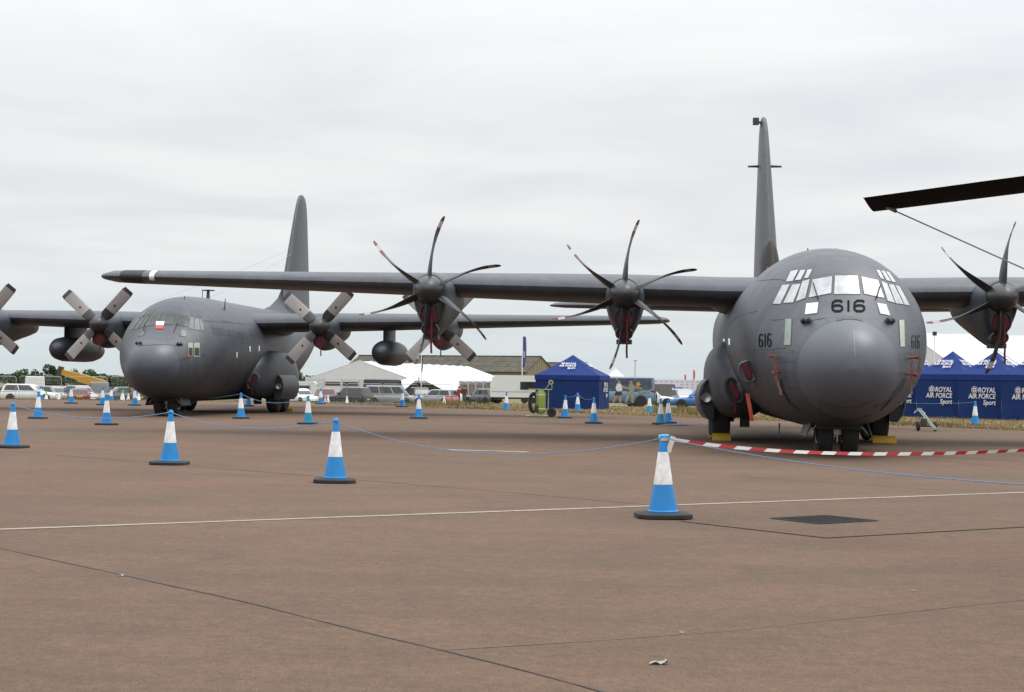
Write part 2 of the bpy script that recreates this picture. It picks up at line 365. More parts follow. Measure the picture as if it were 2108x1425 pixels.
def fus_rings(x0, x1, n, N=72, off=0.0):
    xs_ = [x0 + (x1 - x0) * i / (n - 1) for i in range(n)] if not callable(n) else n
    return [[(X, y, zb + (zt - zb) / 2 + z) for y, z in sup(N, w + off, (zt - zb) / 2 + off)] for X, w, zb, zt in spline(FUS, xs_)]
def fus_mesh():
    xs_ = [0, .02, .05, .09, .15, .22, .3, .4, .52, .65, .78, .9, 1.0, 1.15, 1.3] + [1.3 + .1*i for i in range(1, 34)] + [4.9, 5.4, 6, 7, 8, 10, 12, 14, 16.5] + [17 + .6*i for i in range(20)] + [28.9, 29.3]
    return [[(X, y, zb + (zt - zb) / 2 + z) for y, z in sup(72, w, (zt - zb) / 2)] for X, w, zb, zt in spline(FUS, xs_)], xs_
FR, FX = fus_mesh()
_m = MB().loft(FR); BVH = BVHTree.FromPolygons([Vector(v) for v in _m.v], _m.f)
IR = FX.index(.9)
_me = bpy.data.meshes.new('t'); _me.from_pydata(_m.v, [], _m.f); _bm = bmesh.new(); _bm.from_mesh(_me); bmesh.ops.recalc_face_normals(_bm, faces=_bm.faces); _bm.to_mesh(_me); _bm.free(); _me.update()
FN = [v.normal.copy() for v in _me.vertices]      # shared normals, so radome and fuselage shade as one skin
def airfoil(n, t, camber=.02):
    up, lo = [], []
    for i in range(n + 1):
        x = .5 * (1 - math.cos(PI * i / n))
        y = 5 * t * (.2969*math.sqrt(x) - .126*x - .3516*x*x + .2843*x**3 - .1036*x**4) ; cm = camber * 4 * x * (1 - x)
        up.append((x, cm + y)); lo.append((x, cm - y))
    return up[::-1] + lo[1:-1]
def wing_rings(stations, nf=16):
    R = []
    for y, le, ch, z, t, inc in stations:
        ca, sa = math.cos(inc), math.sin(inc); ring = []
        for x, h in airfoil(nf, t):
            dx, dz = (x - .25) * ch, h * ch
            ring.append((le + .25*ch + dx*ca + dz*sa, y, z - dx*sa + dz*ca))
        R.append(ring)
    return R
def aircraft(name, label, pose, kind):
    tx, ty, yaw = pose; J = kind == 'J'
    P = PJ if J else PH; RAD = RADJ if J else RADH; dz = 0.0 if J else -.12
    t = thing(name, label, 'aircraft', (tx, ty, 0), PI/2 - yaw)
    MW = Matrix.Translation((tx, ty, 0)) @ Matrix.Rotation(PI/2 - yaw, 4, 'Z'); MI = MW.inverted()
    fu = MB().loft(FR[IR:], cap0=True).build('fuselage', P, t, 50)
    ra = MB().loft(FR[:IR+1], cap1=False).build('radome', RAD, t, 60)
    fu.data.normals_split_custom_set_from_vertices(FN[72*IR:]); ra.data.normals_split_custom_set_from_vertices(FN[:72*(IR+1)])
    # seam ring behind the radome
    MB().loft([[(X, y, zb+(zt-zb)/2+z) for y, z in sup(72, w+.003, (zt-zb)/2+.003)] for X, w, zb, zt in spline(FUS, [.898, .903])], False, False).build('radome_seam', M_LAP, t)
    for X0 in (3.95, 6.35, 8.3):
        MB().loft([[(X, y, zb+(zt-zb)/2+z) for y, z in sup(72, w+.002, (zt-zb)/2+.002)] for X, w, zb, zt in spline(FUS, [X0, X0 + .012])], False, False).build('skin_joint', M_LAP, t)
    LE = MI @ EYE
    def cast(px, py):
        d = (MI.to_3x3() @ pray(px, py)); h = BVH.ray_cast(LE, d, 200)
        return (h[0], h[1] if h[1].dot(d) < 0 else -h[1]) if h[0] is not None else (None, None)
    t2 = dict(cast=cast, root=t, fus=fu, MI=MI)
    # wing halves
    for sgn in (1, -1):
        st = []
        for y in (1.2, 2.2, 3.5, 5, 7, 9, 10.5, 12, 14, 16, 18, 19.2, 19.8, 20.12, 20.25):
            k = max(0, (y - 5.6) / 14.6); ch = 4.88 - 2.5 * k; le = 10.05 + .62 * k
            tk = .175 - .028 * k; 
            if y > 19.1:
                e = max(0, 1 - ((y - 19.1) / 1.16) ** 5) ** .5; tk *= max(.3, e); le += (1 - e) * .75; ch *= .42 + .58 * e
            z = 4.12 + dz + .0195 * max(0, y - 2)
            st.append((sgn * y, le, ch, z, tk, .022))
        wg = MB().loft(wing_rings(st)).build('wing', P, t, 40)
        # tail plane
        st = [(sgn * y, 23.7 + .29 * y, 4.3 - .31 * y, 4.38 + .012 * y, .12, 0) for y in (.3, 2, 4, 6, 7.4)] + [(sgn*7.8, 26.05, 1.75, 4.47, .09, 0), (sgn*8.0, 26.4, 1.1, 4.475, .03, 0)]
        MB().loft(wing_rings(st)).build('tailplane', P, t, 40)
        # wing-root fairing
        rr = []
        for X, w, h in ((10.5, .1, .05), (11, .5, .2), (12, .7, .36), (13, .8, .45), (14.4, .8, .48), (15.8, .62, .4), (17.2, .1, .08)):
            rr.append([(X, sgn * (1.75 + y), 4.15 + dz + z) for y, z in sup(24, w, h)])
        MB().loft(rr).build('wing_root_fairing', P, t, 60)
        # main gear sponson
        rr = []
        for X, w, zb, zt in spline([(8.7, .04, 1.45, 1.6), (8.95, .38, 1.05, 2.15), (9.5, .68, .8, 2.5), (10.3, .82, .68, 2.82), (11.2, .86, .64, 2.9), (14.6, .86, .64, 2.85), (16, .7, .75, 2.4), (17.4, .25, 1.1, 1.9), (18.2, .03, 1.4, 1.5)],
                                   [8.7, 8.8, 8.95, 9.2, 9.5, 9.9, 10.3, 10.8, 11.2, 12, 13, 14.6, 15.3, 16, 16.8, 17.4, 18.2]):
            rr.append([(X, sgn * (1.76 + y), (zb+zt)/2 + z) for y, z in sup(36, w, (zt-zb)/2, 2.5)])
        spn = MB().loft(rr).build('gear_sponson', P, t, 50)
        # wheel bay door: curved shell hanging outboard of the tyres
        arc = [(2.48, 1.78), (2.68, 1.70), (2.82, 1.52), (2.88, 1.28), (2.87, 1.02), (2.79, .78), (2.66, .60)]
        def shell(X): return [(X, sgn * y, z) for y, z in arc] + [(X, sgn * (y - .05), z - .012) for y, z in reversed(arc)]
        MB().loft([shell(X) for X in (11.0, 11.05, 12.5, 14.2, 14.25)]).build('gear_door', [P], t, 40)
        inner = [(y - .055, z - .014) for y, z in arc]; cen = (2.5, 1.2)
        m_ = MB(); m_.add([(11.06, sgn * y, z) for y, z in inner] + [(11.06, sgn * 2.44, .6), (11.06, sgn * 2.44, 1.75)], [tuple(range(len(inner) + 2))]); m_.build('door_lining', M_BAY, t, 0)
        m_ = MB(); m_.lathe([(.13, 11.0), (.14, 10.97), (.125, 10.95), (.05, 10.975), (.01, 10.98)], 'X', 20, (0, sgn * 2.66, 1.2)); m_.build('landing_light', M_STEEL, t)
        # main wheels in tandem
        for X in (12.0, 13.5):
            wl = MB().lathe([(.36, -.24), (.56, -.26), (.66, -.2), (.69, -.1), (.69, .1), (.66, .2), (.56, .26), (.36, .24)], 'Y', 32, (X, sgn * 2.22, .69)).build('main_wheel', M_TYRE, t)
            MB().lathe([(.1, -.2), (.34, -.22), (.37, -.18), (.37, .18), (.34, .22), (.1, .2)], 'Y', 24, (X, sgn * 2.22, .69)).build('rim', M_DARKM, wl)
        st_ = MB(); st_.cyl((12.75, sgn * 1.9, .5), (12.75, sgn * 1.9, 1.6), .12); st_.box((12.75, sgn * 1.85, .72), (1.7, .16, .2)); st_.cyl((12.0, sgn*1.8, .69), (12.0, sgn*2.2, .69), .1); st_.cyl((13.5, sgn*1.8, .69), (13.5, sgn*2.2, .69), .1)
        st_.box((11.6, sgn*1.55, .55), (.5, .25, .35)); st_.build('gear_strut', M_DARKM, t)
    # fin with rounded tip, dorsal fillet
    def finring(z, le, te, th):
        R = []
        for x, h in airfoil(14, th / (te - le), 0): R.append((le + x * (te - le), h * (te - le), z))
        return R
    fr = [finring(z, *a) for z, *a in [(4.7, 22.2, 29.6, .86), (6, 22.95, 29.4, .78), (7.5, 23.8, 29.15, .66), (9, 24.65, 28.85, .52), (10.3, 25.4, 28.6, .40), (11.0, 25.85, 28.4, .33), (11.35, 26.1, 28.2, .27), (11.6, 26.4, 27.9, .2), (11.7, 26.75, 27.5, .1)]]
    fin = MB().loft(fr).build('fin', P, t, 40)
    MB().loft([[(18.5 + .03*k, y, 4.98 + z) for y, z in ((-.08*k/10, 0), (.08*k/10, 0), (0.0, .02))] for k in (1,)] + [[(X, y, z) for y, z in ((-w, 4.9), (w, 4.9), (w*.35, zt), (-w*.35, zt))][:3] for X, w, zt in ((20.5, .3, 5.25), (22.3, .42, 5.75), (23.2, .42, 6.3), (24.5, .42, 6.3))]).build('dorsal_fillet', P, t, 40)
    # nose gear
    for y in (-.29, .29):
        wl = MB().lathe([(.24, -.16), (.4, -.185), (.48, -.14), (.5, -.07), (.5, .07), (.48, .14), (.4, .185), (.24, .16)], 'Y', 32, (2.95, y, .5)).build('nose_wheel', M_TYRE, t)
        MB().lathe([(.05, -.13), (.23, -.165), (.25, -.13), (.25, .13), (.23, .165), (.05, .13)], 'Y', 24, (2.95, y, .5)).build('rim', M_WHT, wl)
    m_ = MB(); m_.cyl((2.95, 0, .45), (2.95, 0, 1.2), .075); m_.cyl((2.95, -.3, .5), (2.95, .3, .5), .06); m_.box((2.86, 0, .62), (.14, .2, .3)); m_.cyl((2.78, 0, .42), (2.78, 0, .3), .05); m_.cyl((2.78, -.12, .7), (3.6, -.12, 1.0), .03); m_.cyl((2.78, .12, .7), (3.6, .12, 1.0), .03)
    m_.build('nose_strut', M_STEEL, t)
    MB().box((3.05, 0, .78), (1.5, 1.0, .36)).build('nose_wheel_bay', M_BAY, t, 0)
    for sg in (-1, 1):
        m_ = MB(); rot = Matrix.Rotation(sg * .35, 3, 'X'); m_.box((3.05, sg * .68, .62), (1.35, .025, .42), rot); m_.build('nose_gear_door', P, t, 0)
        MB().cyl((2.5, sg*.42, .78), (2.5, sg*.66, .5), .018).build('door_rod', M_STEEL, t); MB().cyl((2.8, sg*.45, .8), (2.75, sg*.7, .48), .018).build('door_rod', M_STEEL, t)
    # engines
    for y in (4.97, 10.26, -4.97, -10.26):
        hz_ = (3.97 if abs(y) < 6 else 4.04) + dz * .85; xp = 8.72
        if J: secs = [(.05, .42, .43, -.5, .0), (.14, .47, .47, -.8, .15), (.3, .49, .5, -1.06, .3), (.6, .51, .52, -1.24, .42), (1.1, .53, .55, -1.3, .42), (1.9, .55, .58, -1.22, .35), (2.8, .55, .5, -1.05, .3), (4, .5, .35, -.8, .2), (5.2, .4, .2, -.55, .1), (6.0, .22, .05, -.35, 0)]
        else: secs = [(.05, .40, .41, -.45, 0), (.14, .47, .47, -.72, .05), (.3, .53, .53, -.92, .12), (.6, .58, .58, -1.02, .15), (1.1, .63, .62, -1.05, .15), (1.9, .66, .62, -1.02, .15), (2.8, .64, .5, -.92, .1), (4, .55, .35, -.7, .1), (5.2, .42, .2, -.5, 0), (6.0, .22, .05, -.35, 0)]
        rr = []
        for X, w, zt, zb, low in spline(secs, [.05, .09, .14, .2, .3, .42, .6, .85, 1.1, 1.5, 1.9, 2.4, 2.8, 3.4, 4, 4.6, 5.2, 5.7, 6.0]):
            zc = 0.0; ring = []
            for i in range(40):
                a = 2*PI*i/40; ca, sa = math.cos(a), math.sin(a); yy = w * ca; zz = (zt if sa > 0 else -zb) * sa
                if sa < 0: yy *= 1 - low * sa * sa
                ring.append((xp + X, y + yy, hz_ + zz))
            rr.append(ring)
        nc = MB().loft(rr).build('nacelle', P, t, 50)
        # intake lip with red blanking plug, streamer
        ic = (-.66, .235, .24) if J else (-.66, .25, .2)
        def intake(zc, r, X0, sx=1.0):
            m_ = MB()
            pr = [(r + .03, .4), (r + .035, .12), (r + .045, .03), (r + .02, -.02), (r - .005, .02), (r - .01, .08)]
            rings = [[(X0 + h + (zc) * 0, y + q * math.cos(a) * sx, hz_ + zc + q * math.sin(a)) for a in [2*PI*i/28 for i in range(28)]] for q, h in pr]
            m_.loft(rings, False, False); m_.build('intake_lip', P, nc)
            m_ = MB(); m_.loft([[(X0 + h, y + q * math.cos(a) * sx, hz_ + zc + q * math.sin(a)) for a in [2*PI*i/28 for i in range(28)]] for q, h in ((r, .06), (r, .03), (r*.85, .012), (r * .3, .02))]); m_.build('intake_plug', M_RED, nc)
        intake(ic[0], ic[1], xp + ic[2] - .2)
        if J: intake(-1.05, .15, xp + .22, 1.25); MB().box((xp + .62, y, hz_ - 1.27), (.5, .42, .12)).build('scoop', M_DARKM, nc)
        def ribbon(x, yy, z0, z1, w=.06):
            m_ = MB(); n = 5
            m_.add([(x + .01*math.sin(i*1.7), yy + sx_ * w/2 + .006*math.sin(i*2.1), z0 + (z1 - z0) * i / n) for i in range(n + 1) for sx_ in (-1, 1)], [(2*i, 2*i+1, 2*i+3, 2*i+2) for i in range(n)]); return m_
        m_ = ribbon(xp - .02, y - .08, hz_ - .66, hz_ - (1.72 if J else 1.3), .055); m_.build('streamer', M_RED, nc)
        # propeller
        spn = MB().lathe([(.005, -.62), (.08, -.6), (.17, -.54), (.26, -.42), (.34, -.26), (.39, -.1), (.41, .06), (.4, .1)] if J else [(.005, -.56), (.09, -.54), (.2, -.46), (.3, -.32), (.38, -.15), (.42, .0), (.42, .08)], 'X', 32, (xp, y, hz_)).build('propeller', M_PROP, t)
        nb = 6 if J else 4; a0 = math.radians(1.0 if J else {4.97: 42, 10.26: 40, -4.97: 41, -10.26: 43}[y])
        for b in range(nb):
            base = a0 + b * 2*PI / nb; m_ = MB(); rings = []; rs = [.3, .38, .5, .65, .85, 1.05, 1.25, 1.45, 1.58, 1.6, 1.72, 1.74, 1.9, 1.92, 1.99, 2.03, 2.055] if J else [.3, .42, .5, .6, .78, .8, 1.0, 1.25, 1.5, 1.75, 1.88, 1.9, 2.0, 2.05]
            mats_ = []
            for r in rs:
                q = r / 2.055
                if J:
                    an = base + math.radians(9.5) * q ** 1.7; ch = [.13, .3, .34, .36, .34, .3][min(5, int(q * 6))] if False else .16 + .24 * math.sin(PI * min(1, q * .95 + .05)) ; ch *= (1 if q < .93 else max(.2, math.sqrt(max(.02, 1 - ((q - .93) / .075) ** 2))))
                    beta = math.radians(128 - 62 * q); th = .1 * (1 - q) + .022; xo = -.02 + .16 * q ** 3
                else:
                    an = base; ch = .22 + .3 * min(1, max(0, (q - .12) / .14)); ch *= 1 if q < .97 else .88
                    if q < .2: ch = .2
                    beta = math.radians(32 - 20 * q); th = .12 * (1 - q) + .025; xo = 0
                e = Vector((0, -math.sin(an), math.cos(an))); tg = Vector((0, -math.cos(an), -math.sin(an))); ax = Vector((1, 0, 0))
                cv = tg * math.cos(beta) + ax * math.sin(beta); tv = e.cross(cv)
                p0 = Vector((xp - .02, y, hz_)) + e * r + ax * xo
                rings.append([p0 + cv * ch * (.5 * math.cos(a)) + tv * th * .5 * math.sin(a) * (1 if math.cos(a) > -.5 else .7) for a in [2*PI*i/14 for i in range(14)]])
            m_.loft(rings)
            # material by radius
            nbr = 14; k = 0
            for i in range(len(rs) - 1):
                rm = (rs[i] + rs[i+1]) / 2
                if J: mi = 0 if rm < 1.59 else (1 if rm < 1.73 else (2 if rm < 1.91 else 1))
                else: mi = 0 if rm < .79 else (1 if rm < 1.89 else 2)
                for j in range(nbr): m_.m[k] = mi; k += 1
            bl = m_.build('blade', [M_PROP, M_TRED, M_TWHT] if J else [M_PROP, M_PRG, M_PROP], spn, 50)
            if not J:
                e = Vector((0, -math.sin(base), math.cos(base))); tg = Vector((0, -math.cos(base), -math.sin(base))); p0 = Vector((xp - .085, y, hz_)) + e * 1.12
                m2 = MB(); m2.add([p0 + Vector((0, .055, -.05)), p0 + Vector((0, -.055, -.05)), p0 + Vector((0, 0, .06))], [(0, 1, 2)]); m2.build('blade_mark', M_MARK, spn, 0)
    # underwing tanks
    if not J:
        for y in (7.45, -7.45):
            pd = MB().lathe([(.02, 10.0), (.2, 10.06), (.36, 10.25), (.5, 10.65), (.56, 11.2), (.57, 12), (.57, 14), (.54, 14.7), (.44, 15.4), (.25, 16.0), (.02, 16.25)], 'X', 36, (0, y, 2.78)).build('underwing_tank', P, t, 60)
            m_ = MB(); m_.loft([[(x, y + w, z) for x, w in ((11.2, 0), (11.5, .13), (12.6, .15), (13.6, .1), (14.2, 0), (13.6, -.1), (12.6, -.15), (11.5, -.13))] for z in (3.2, 4.05)]); m_.build('pylon', P, pd, 30)
    return t2

def grid_decal(A, quad, off, nu=5, nv=5, back=None):       # quad: 4 photo pixels (tl,tr,br,bl) laid on the fuselage skin
    mb = MB(); pts = []
    for j in range(nv + 1):
        for i in range(nu + 1):
            u, v = i / nu, j / nv
            x = (quad[0][0]*(1-u) + quad[1][0]*u)*(1-v) + (quad[3][0]*(1-u) + quad[2][0]*u)*v
            y = (quad[0][1]*(1-u) + quad[1][1]*u)*(1-v) + (quad[3][1]*(1-u) + quad[2][1]*u)*v
            p, n = A['cast'](x, y)
            if p is None: return None
            pts.append(p + n * off)
    mb.add(pts, [(j*(nu+1)+i, j*(nu+1)+i+1, (j+1)*(nu+1)+i+1, (j+1)*(nu+1)+i) for j in range(nv) for i in range(nu)]); return mb
def grow(q, k):
    cx, cy = sum(p[0] for p in q)/4, sum(p[1] for p in q)/4
    return [(p[0] + k * (1 if p[0] > cx else -1), p[1] + k * (1 if p[1] > cy else -1)) for p in q]
def line_decal(A, pts, w, off=.008):                        # ribbon along photo pixels, w in pixels
    mb = MB(); vs_ = []; seg = []
    for (x0, y0), (x1, y1) in zip(pts[:-1], pts[1:]):
        n = max(1, int(math.hypot(x1-x0, y1-y0) / 6))
        for i in range(n): seg.append((x0 + (x1-x0)*i/n, y0 + (y1-y0)*i/n))
    seg.append(pts[-1])
    for i, (x, y) in enumerate(seg):
        a, b = seg[max(0, i-1)], seg[min(len(seg)-1, i+1)]; dx, dy = b[0]-a[0], b[1]-a[1]; l = math.hypot(dx, dy) or 1
        for sg in (1, -1):
            p, n = A['cast'](x - dy/l*w/2*sg, y + dx/l*w/2*sg)
            if p is None: return None
            vs_.append(p + n * off)
    mb.add(vs_, [(2*i, 2*i+1, 2*i+3, 2*i+2) for i in range(len(seg)-1)]); return mb
def text_decal(A, body, quad, off=.01, bold=0.0):
    vs_, fs = text_mesh(body, bold=bold); x0, x1 = min(v.x for v in vs_), max(v.x for v in vs_); y0, y1 = min(v.y for v in vs_), max(v.y for v in vs_); o = []
    for v in vs_:
        u, w = (v.x-x0)/(x1-x0), (y1-v.y)/(y1-y0)
        x = (quad[0][0]*(1-u) + quad[1][0]*u)*(1-w) + (quad[3][0]*(1-u) + quad[2][0]*u)*w
        y = (quad[0][1]*(1-u) + quad[1][1]*u)*(1-w) + (quad[3][1]*(1-u) + quad[2][1]*u)*w
        p, n = A['cast'](x, y)
        if p is None: return None
        o.append(p + n * off)
    return MB().add(o, fs)
def digits_decal(A, body, quad, wpx, off=.01, gap=.22):              # squarish stencil numerals drawn as strokes
    G6 = [(.92, .17), (.75, .03), (.3, .03), (.1, .2), (.06, .5), (.08, .8), (.28, .97), (.72, .97), (.92, .8), (.92, .6), (.72, .45), (.3, .45), (.1, .58)]
    mb = MB(); n = len(body); pos = {'6': 1.0, '1': .45}; tot = sum(pos[c_] for c_ in body) + gap * (n - 1); x = 0
    for c_ in body:
        pl = G6 if c_ == '6' else [(.5, 0), (.5, 1)]
        px = []
        for a, b in pl:
            u = (x + a * pos[c_]) / tot
            px.append(((quad[0][0]*(1-u) + quad[1][0]*u)*(1-b) + (quad[3][0]*(1-u) + quad[2][0]*u)*b, (quad[0][1]*(1-u) + quad[1][1]*u)*(1-b) + (quad[3][1]*(1-u) + quad[2][1]*u)*b))
        r = line_decal(A, px, wpx, off)
        if r: mb.add(r.v, r.f)
        x += pos[c_] + gap
    return mb

AJ = aircraft('transport_aircraft', 'light grey four-engine transport aircraft numbered 616 with curved six-blade propellers', (7.2016 + .06, 34.474, .0801), 'J')
AH = aircraft('transport_aircraft', 'darker grey four-engine transport aircraft with square four-blade propellers and underwing tanks', (-14.1674, 62.7507, .0894), 'H')
AH['root'].name = 'transport_aircraft.001'
RJ, RH = AJ['root'], AH['root']
# flight-deck windows, traced on the nearer aircraft and carried over to the other
main_panes = [[(1719,568),(1766,568),(1770,606),(1717,606)], [(1673,576),(1713,569),(1711,604),(1665,613)], [(1773,570),(1807,577),(1820,614),(1779,605)],
    [(1652,580),(1667,575),(1658,614),(1639,621)], [(1631,587),(1648,584.5),(1633,623),(1613,624.5)], [(1611,587.5),(1626,586.5),(1607,626),(1591,626)],
    [(1814,579),(1826,585),(1842,624),(1827,620)], [(1829,586),(1840,587),(1860,627),(1844,625)], [(1843,588),(1851,590),(1872,629),(1862,628)],
    [(1628,559),(1644,556),(1632,579),(1618,580.5)], [(1648,557),(1658.5,556),(1648,576.5),(1637,577.5)], [(1662.5,556),(1672.5,555),(1664,572.5),(1656,573.5)],
    [(1803,556),(1811,557.5),(1820,576),(1813,574)], [(1813.5,557.5),(1821,559),(1834,580),(1825,577.5)], [(1823,559.5),(1830,561),(1844,582),(1836.5,580.5)]]
low_panes = [[(1660,625),(1685,623),(1682,645),(1657,648)], [(1805,624),(1824,627),(1832,650),(1812,646)]]
for grp, mJ, mH in ((main_panes, M_SHADE, M_GLASSH), (low_panes, M_PALEG, M_GLASSH)):
    for q in grp:
        f_ = grid_decal(AJ, grow(q, 1.3), .005); p_ = grid_decal(AJ, q, .011)
        if not (f_ and p_): continue
        for A, m_ in ((RJ, mJ), (RH, mH)):
            fo = f_.build('window_frame', M_LINE, A, 60); p_.build('pane', m_, fo, 60)
            if A is RH and grp is low_panes: pass
for q, m_ in (([(1617,657),(1630,657),(1628,711),(1615,711)], M_GLASSG), ([(1850.5,659),(1861,659),(1862,714),(1853,714)], M_GLASSY)):
    f_ = grid_decal(AJ, grow(q, 1.2), .005); p_ = grid_decal(AJ, q, .011)
    if f_: fo = f_.build('window_frame', M_LINE, RJ, 60); p_.build('pane', m_, fo, 60)
for q, m_ in (([(387,706),(397,705),(397,734),(387,733)], M_GLASSY), ([(399,706),(411,705.5),(411,735),(399,734.5)], M_GLASSY)):
    f_ = grid_decal(AH, grow(q, 1.0), .006); p_ = grid_decal(AH, q, .012)
    if f_:
        fo = f_.build('window_frame', M_LINE, RH, 60); p_.build('pane', m_, fo, 60)
        d_ = grid_decal(AH, [(q[0][0]+1, 716), (q[1][0]-1, 717), (q[2][0]-1, 733), (q[3][0]+1, 732)], .016)
        d_.build('seat_behind_pane', M_BAY, fo, 60)
def part(A, mb, name, m, sm_=60):
    return mb.build(name, m, A['root'], sm_) if mb else None
# numbers and letters
part(AJ, digits_decal(AJ, '616', [(1712,619),(1781,619),(1781,642),(1712,642)], 4.6), 'nose_number', M_MARK)
part(AJ, digits_decal(AJ, '616', [(1563,688),(1588,686),(1588,714),(1563,715)], 2.4, gap=.4), 'nose_number', M_MARK)
part(AJ, digits_decal(AJ, '616', [(1876,690),(1893,690),(1892,718),(1876,718)], 1.1, gap=.42), 'nose_number', M_MARK)
part(AH, text_decal(AH, 'POLISH AIR FORCE', [(434,672),(503,684),(505,697),(440,690)], .012, .012), 'lettering', M_MARKH)
part(AH, text_decal(AH, '1501', [(412,728),(424,728),(424,736),(412,736)], .012, .01), 'lettering', M_MARKH)
part(AH, grid_decal(AH, [(322,662),(339,662.5),(337,670),(321,670)], .02), 'flag_white', M_WHT)
M_FRED = mat('flag_red', (.5, .05, .05), .6); part(AH, grid_decal(AH, [(321,670),(337,670),(336,677.5),(320,677.5)], .02), 'flag_red', M_FRED)
# fittings on the numbered aircraft
part(AJ, line_decal(AJ, [(1721,659.5),(1735,656),(1750,655),(1764,656),(1776,659.5)], 5), 'nose_grille', mat('grille_brown', (.07, .06, .055), .6))
for pl in ([(1757,680),(1759,700),(1760,733)],): part(AJ, line_decal(AJ, pl, .7), 'radome_strip', mat('pale_line', (.32, .33, .34), .5))
for pl in ([(1688,852),(1720,864),(1760,866),(1795,853)], [(1690,826),(1686,852)], [(1690,826),(1720,838),(1760,839),(1795,826)], [(1600,745),(1640,745)], [(1607,778),(1618,778)], [(1866,727),(1872,727)], [(1540,740),(1535,780),(1545,810)],
           [(1524,722),(1620,717)], [(1613,657),(1590,660)], [(1592,720),(1592,727)], [(1592,720),(1596,720)], [(1626,722),(1632,722),(1631,728)], [(1560,640),(1520,650),(1500,668)], [(1655,583),(1600,575),(1560,578)], [(1895,735),(1890,765)], [(1658,662),(1700,655)]):
    part(AJ, line_decal(AJ, pl, 1.0), 'panel_seam', M_LINE)
for pl in ([(285,712),(330,709),(380,712)], [(373,655),(440,662),(520,668)], [(375,745),(372,770),(352,795)], [(440,745),(470,744),(468,790),(452,800)], [(456,660),(500,668)], [(448,732),(445,755)], [(478,735),(476,770),(466,800)], [(398,790),(390,805)]):
    part(AH, line_decal(AH, pl, 1.0), 'panel_seam', M_LINE)
for x, y in ((513,719),(532,718),(486,731)):
    part(AH, grid_decal(AH, [(x,y-6),(x+2.4,y-6),(x+2.4,y+5),(x,y+5)], .012), 'cabin_window', M_WHT)
for x, y in ((1500,705),(1489,706)): part(AJ, grid_decal(AJ, [(x,y-8),(x+4,y-8),(x+4,y+6),(x,y+6)], .012), 'cabin_window', M_PALEG)
# warning sensors, probes with red covers, scoop, hoses
def fitting(A, name, px, py, fn, m, out_=.0):
    p, n = A['cast'](px, py)
    if p is None: return
    mb = MB(); fn(mb, p, n); return mb.build(name, m, A['root'])
for px in (1656, 1666, 1826, 1834):
    fitting(AJ, 'warning_sensor', px, 663, lambda b, p, n: (b.cyl(p - n*.05, p + n*.10, .075, .065, 16), b.cyl(p + n*.1, p + n*.115, .045, .04, 16)), M_DARKM)
for px in (283, 290): fitting(AH, 'warning_sensor', px, 708, lambda b, p, n: b.cyl(p - n*.05, p + n*.1, .07, .06, 12), M_DARKM)
for px in (366, 372): fitting(AH, 'warning_sensor', px, 709, lambda b, p, n: b.cyl(p - n*.05, p + n*.1, .07, .06, 12), M_DARKM)
def probe(b, p, n):
    q = p + n * .16; fwd = Vector((-1, 0, 0)); b.cyl(p, q, .025); b.tube([q, q + fwd * .08, q + fwd * .34 + n * .02], [.035, .04, .03], 8)
for A, L_ in ((AJ, ((1597,735),(1604,766),(1871,738),(1867,770))), (AH, ((383,738),))):
    for px, py in L_:
        fitting(A, 'probe_cover', px, py, probe, mat('probe_cover_red', (.21, .035, .022), .7))
def hang(A, name, px, py, ln, w, m, tilt=.0):
    p, n = A['cast'](px, py)
    if p is None: return
    q = p + n * .12; mb = MB(); k = 8; vs_ = []
    for i in range(k + 1):
        z = -ln * i / k; c0 = q + Vector((0, tilt * ln * i / k, z)) + n * (.015 * math.sin(i * 1.9)); hh = BVH.find_nearest(c0)
        d = c0 - hh[0]; nn = n
        vs_ += [c0 + Vector((0, w/2, 0)), c0 - Vector((0, w/2, 0))]
    mb.add(vs_, [(2*i, 2*i+1, 2*i+3, 2*i+2) for i in range(k)]); mb.build(name, m, A['root'], 60)
M_STR = mat('streamer_pale', (.26, .1, .075), .7)
hang(AJ, 'streamer', 1606, 735, .55, .06, mat('strap_red', (.19, .05, .035), .7)); hang(AJ, 'streamer', 1607, 772, .42, .045, M_STR, -.3); hang(AJ, 'streamer', 1866, 742, .5, .045, mat('strap_red', (.3,.05,.03))); hang(AJ, 'streamer', 1866, 777, .33, .035, M_STR)
hang(AH, 'streamer', 379, 728, .28, .05, M_STR)
for pl in ([(1608,780),(1614,805),(1628,830),(1648,845)], [(1864,780),(1852,800),(1832,822),(1812,843)], [(1862,782),(1840,810),(1800,838)]):
    p_ = []
    for x, y in pl:
        a, n = AJ['cast'](x, y)
        if a is not None: p_.append(a + n * .03)
    if len(p_) > 2: MB().tube(p_, .016).build('hose', M_BLK, RJ)
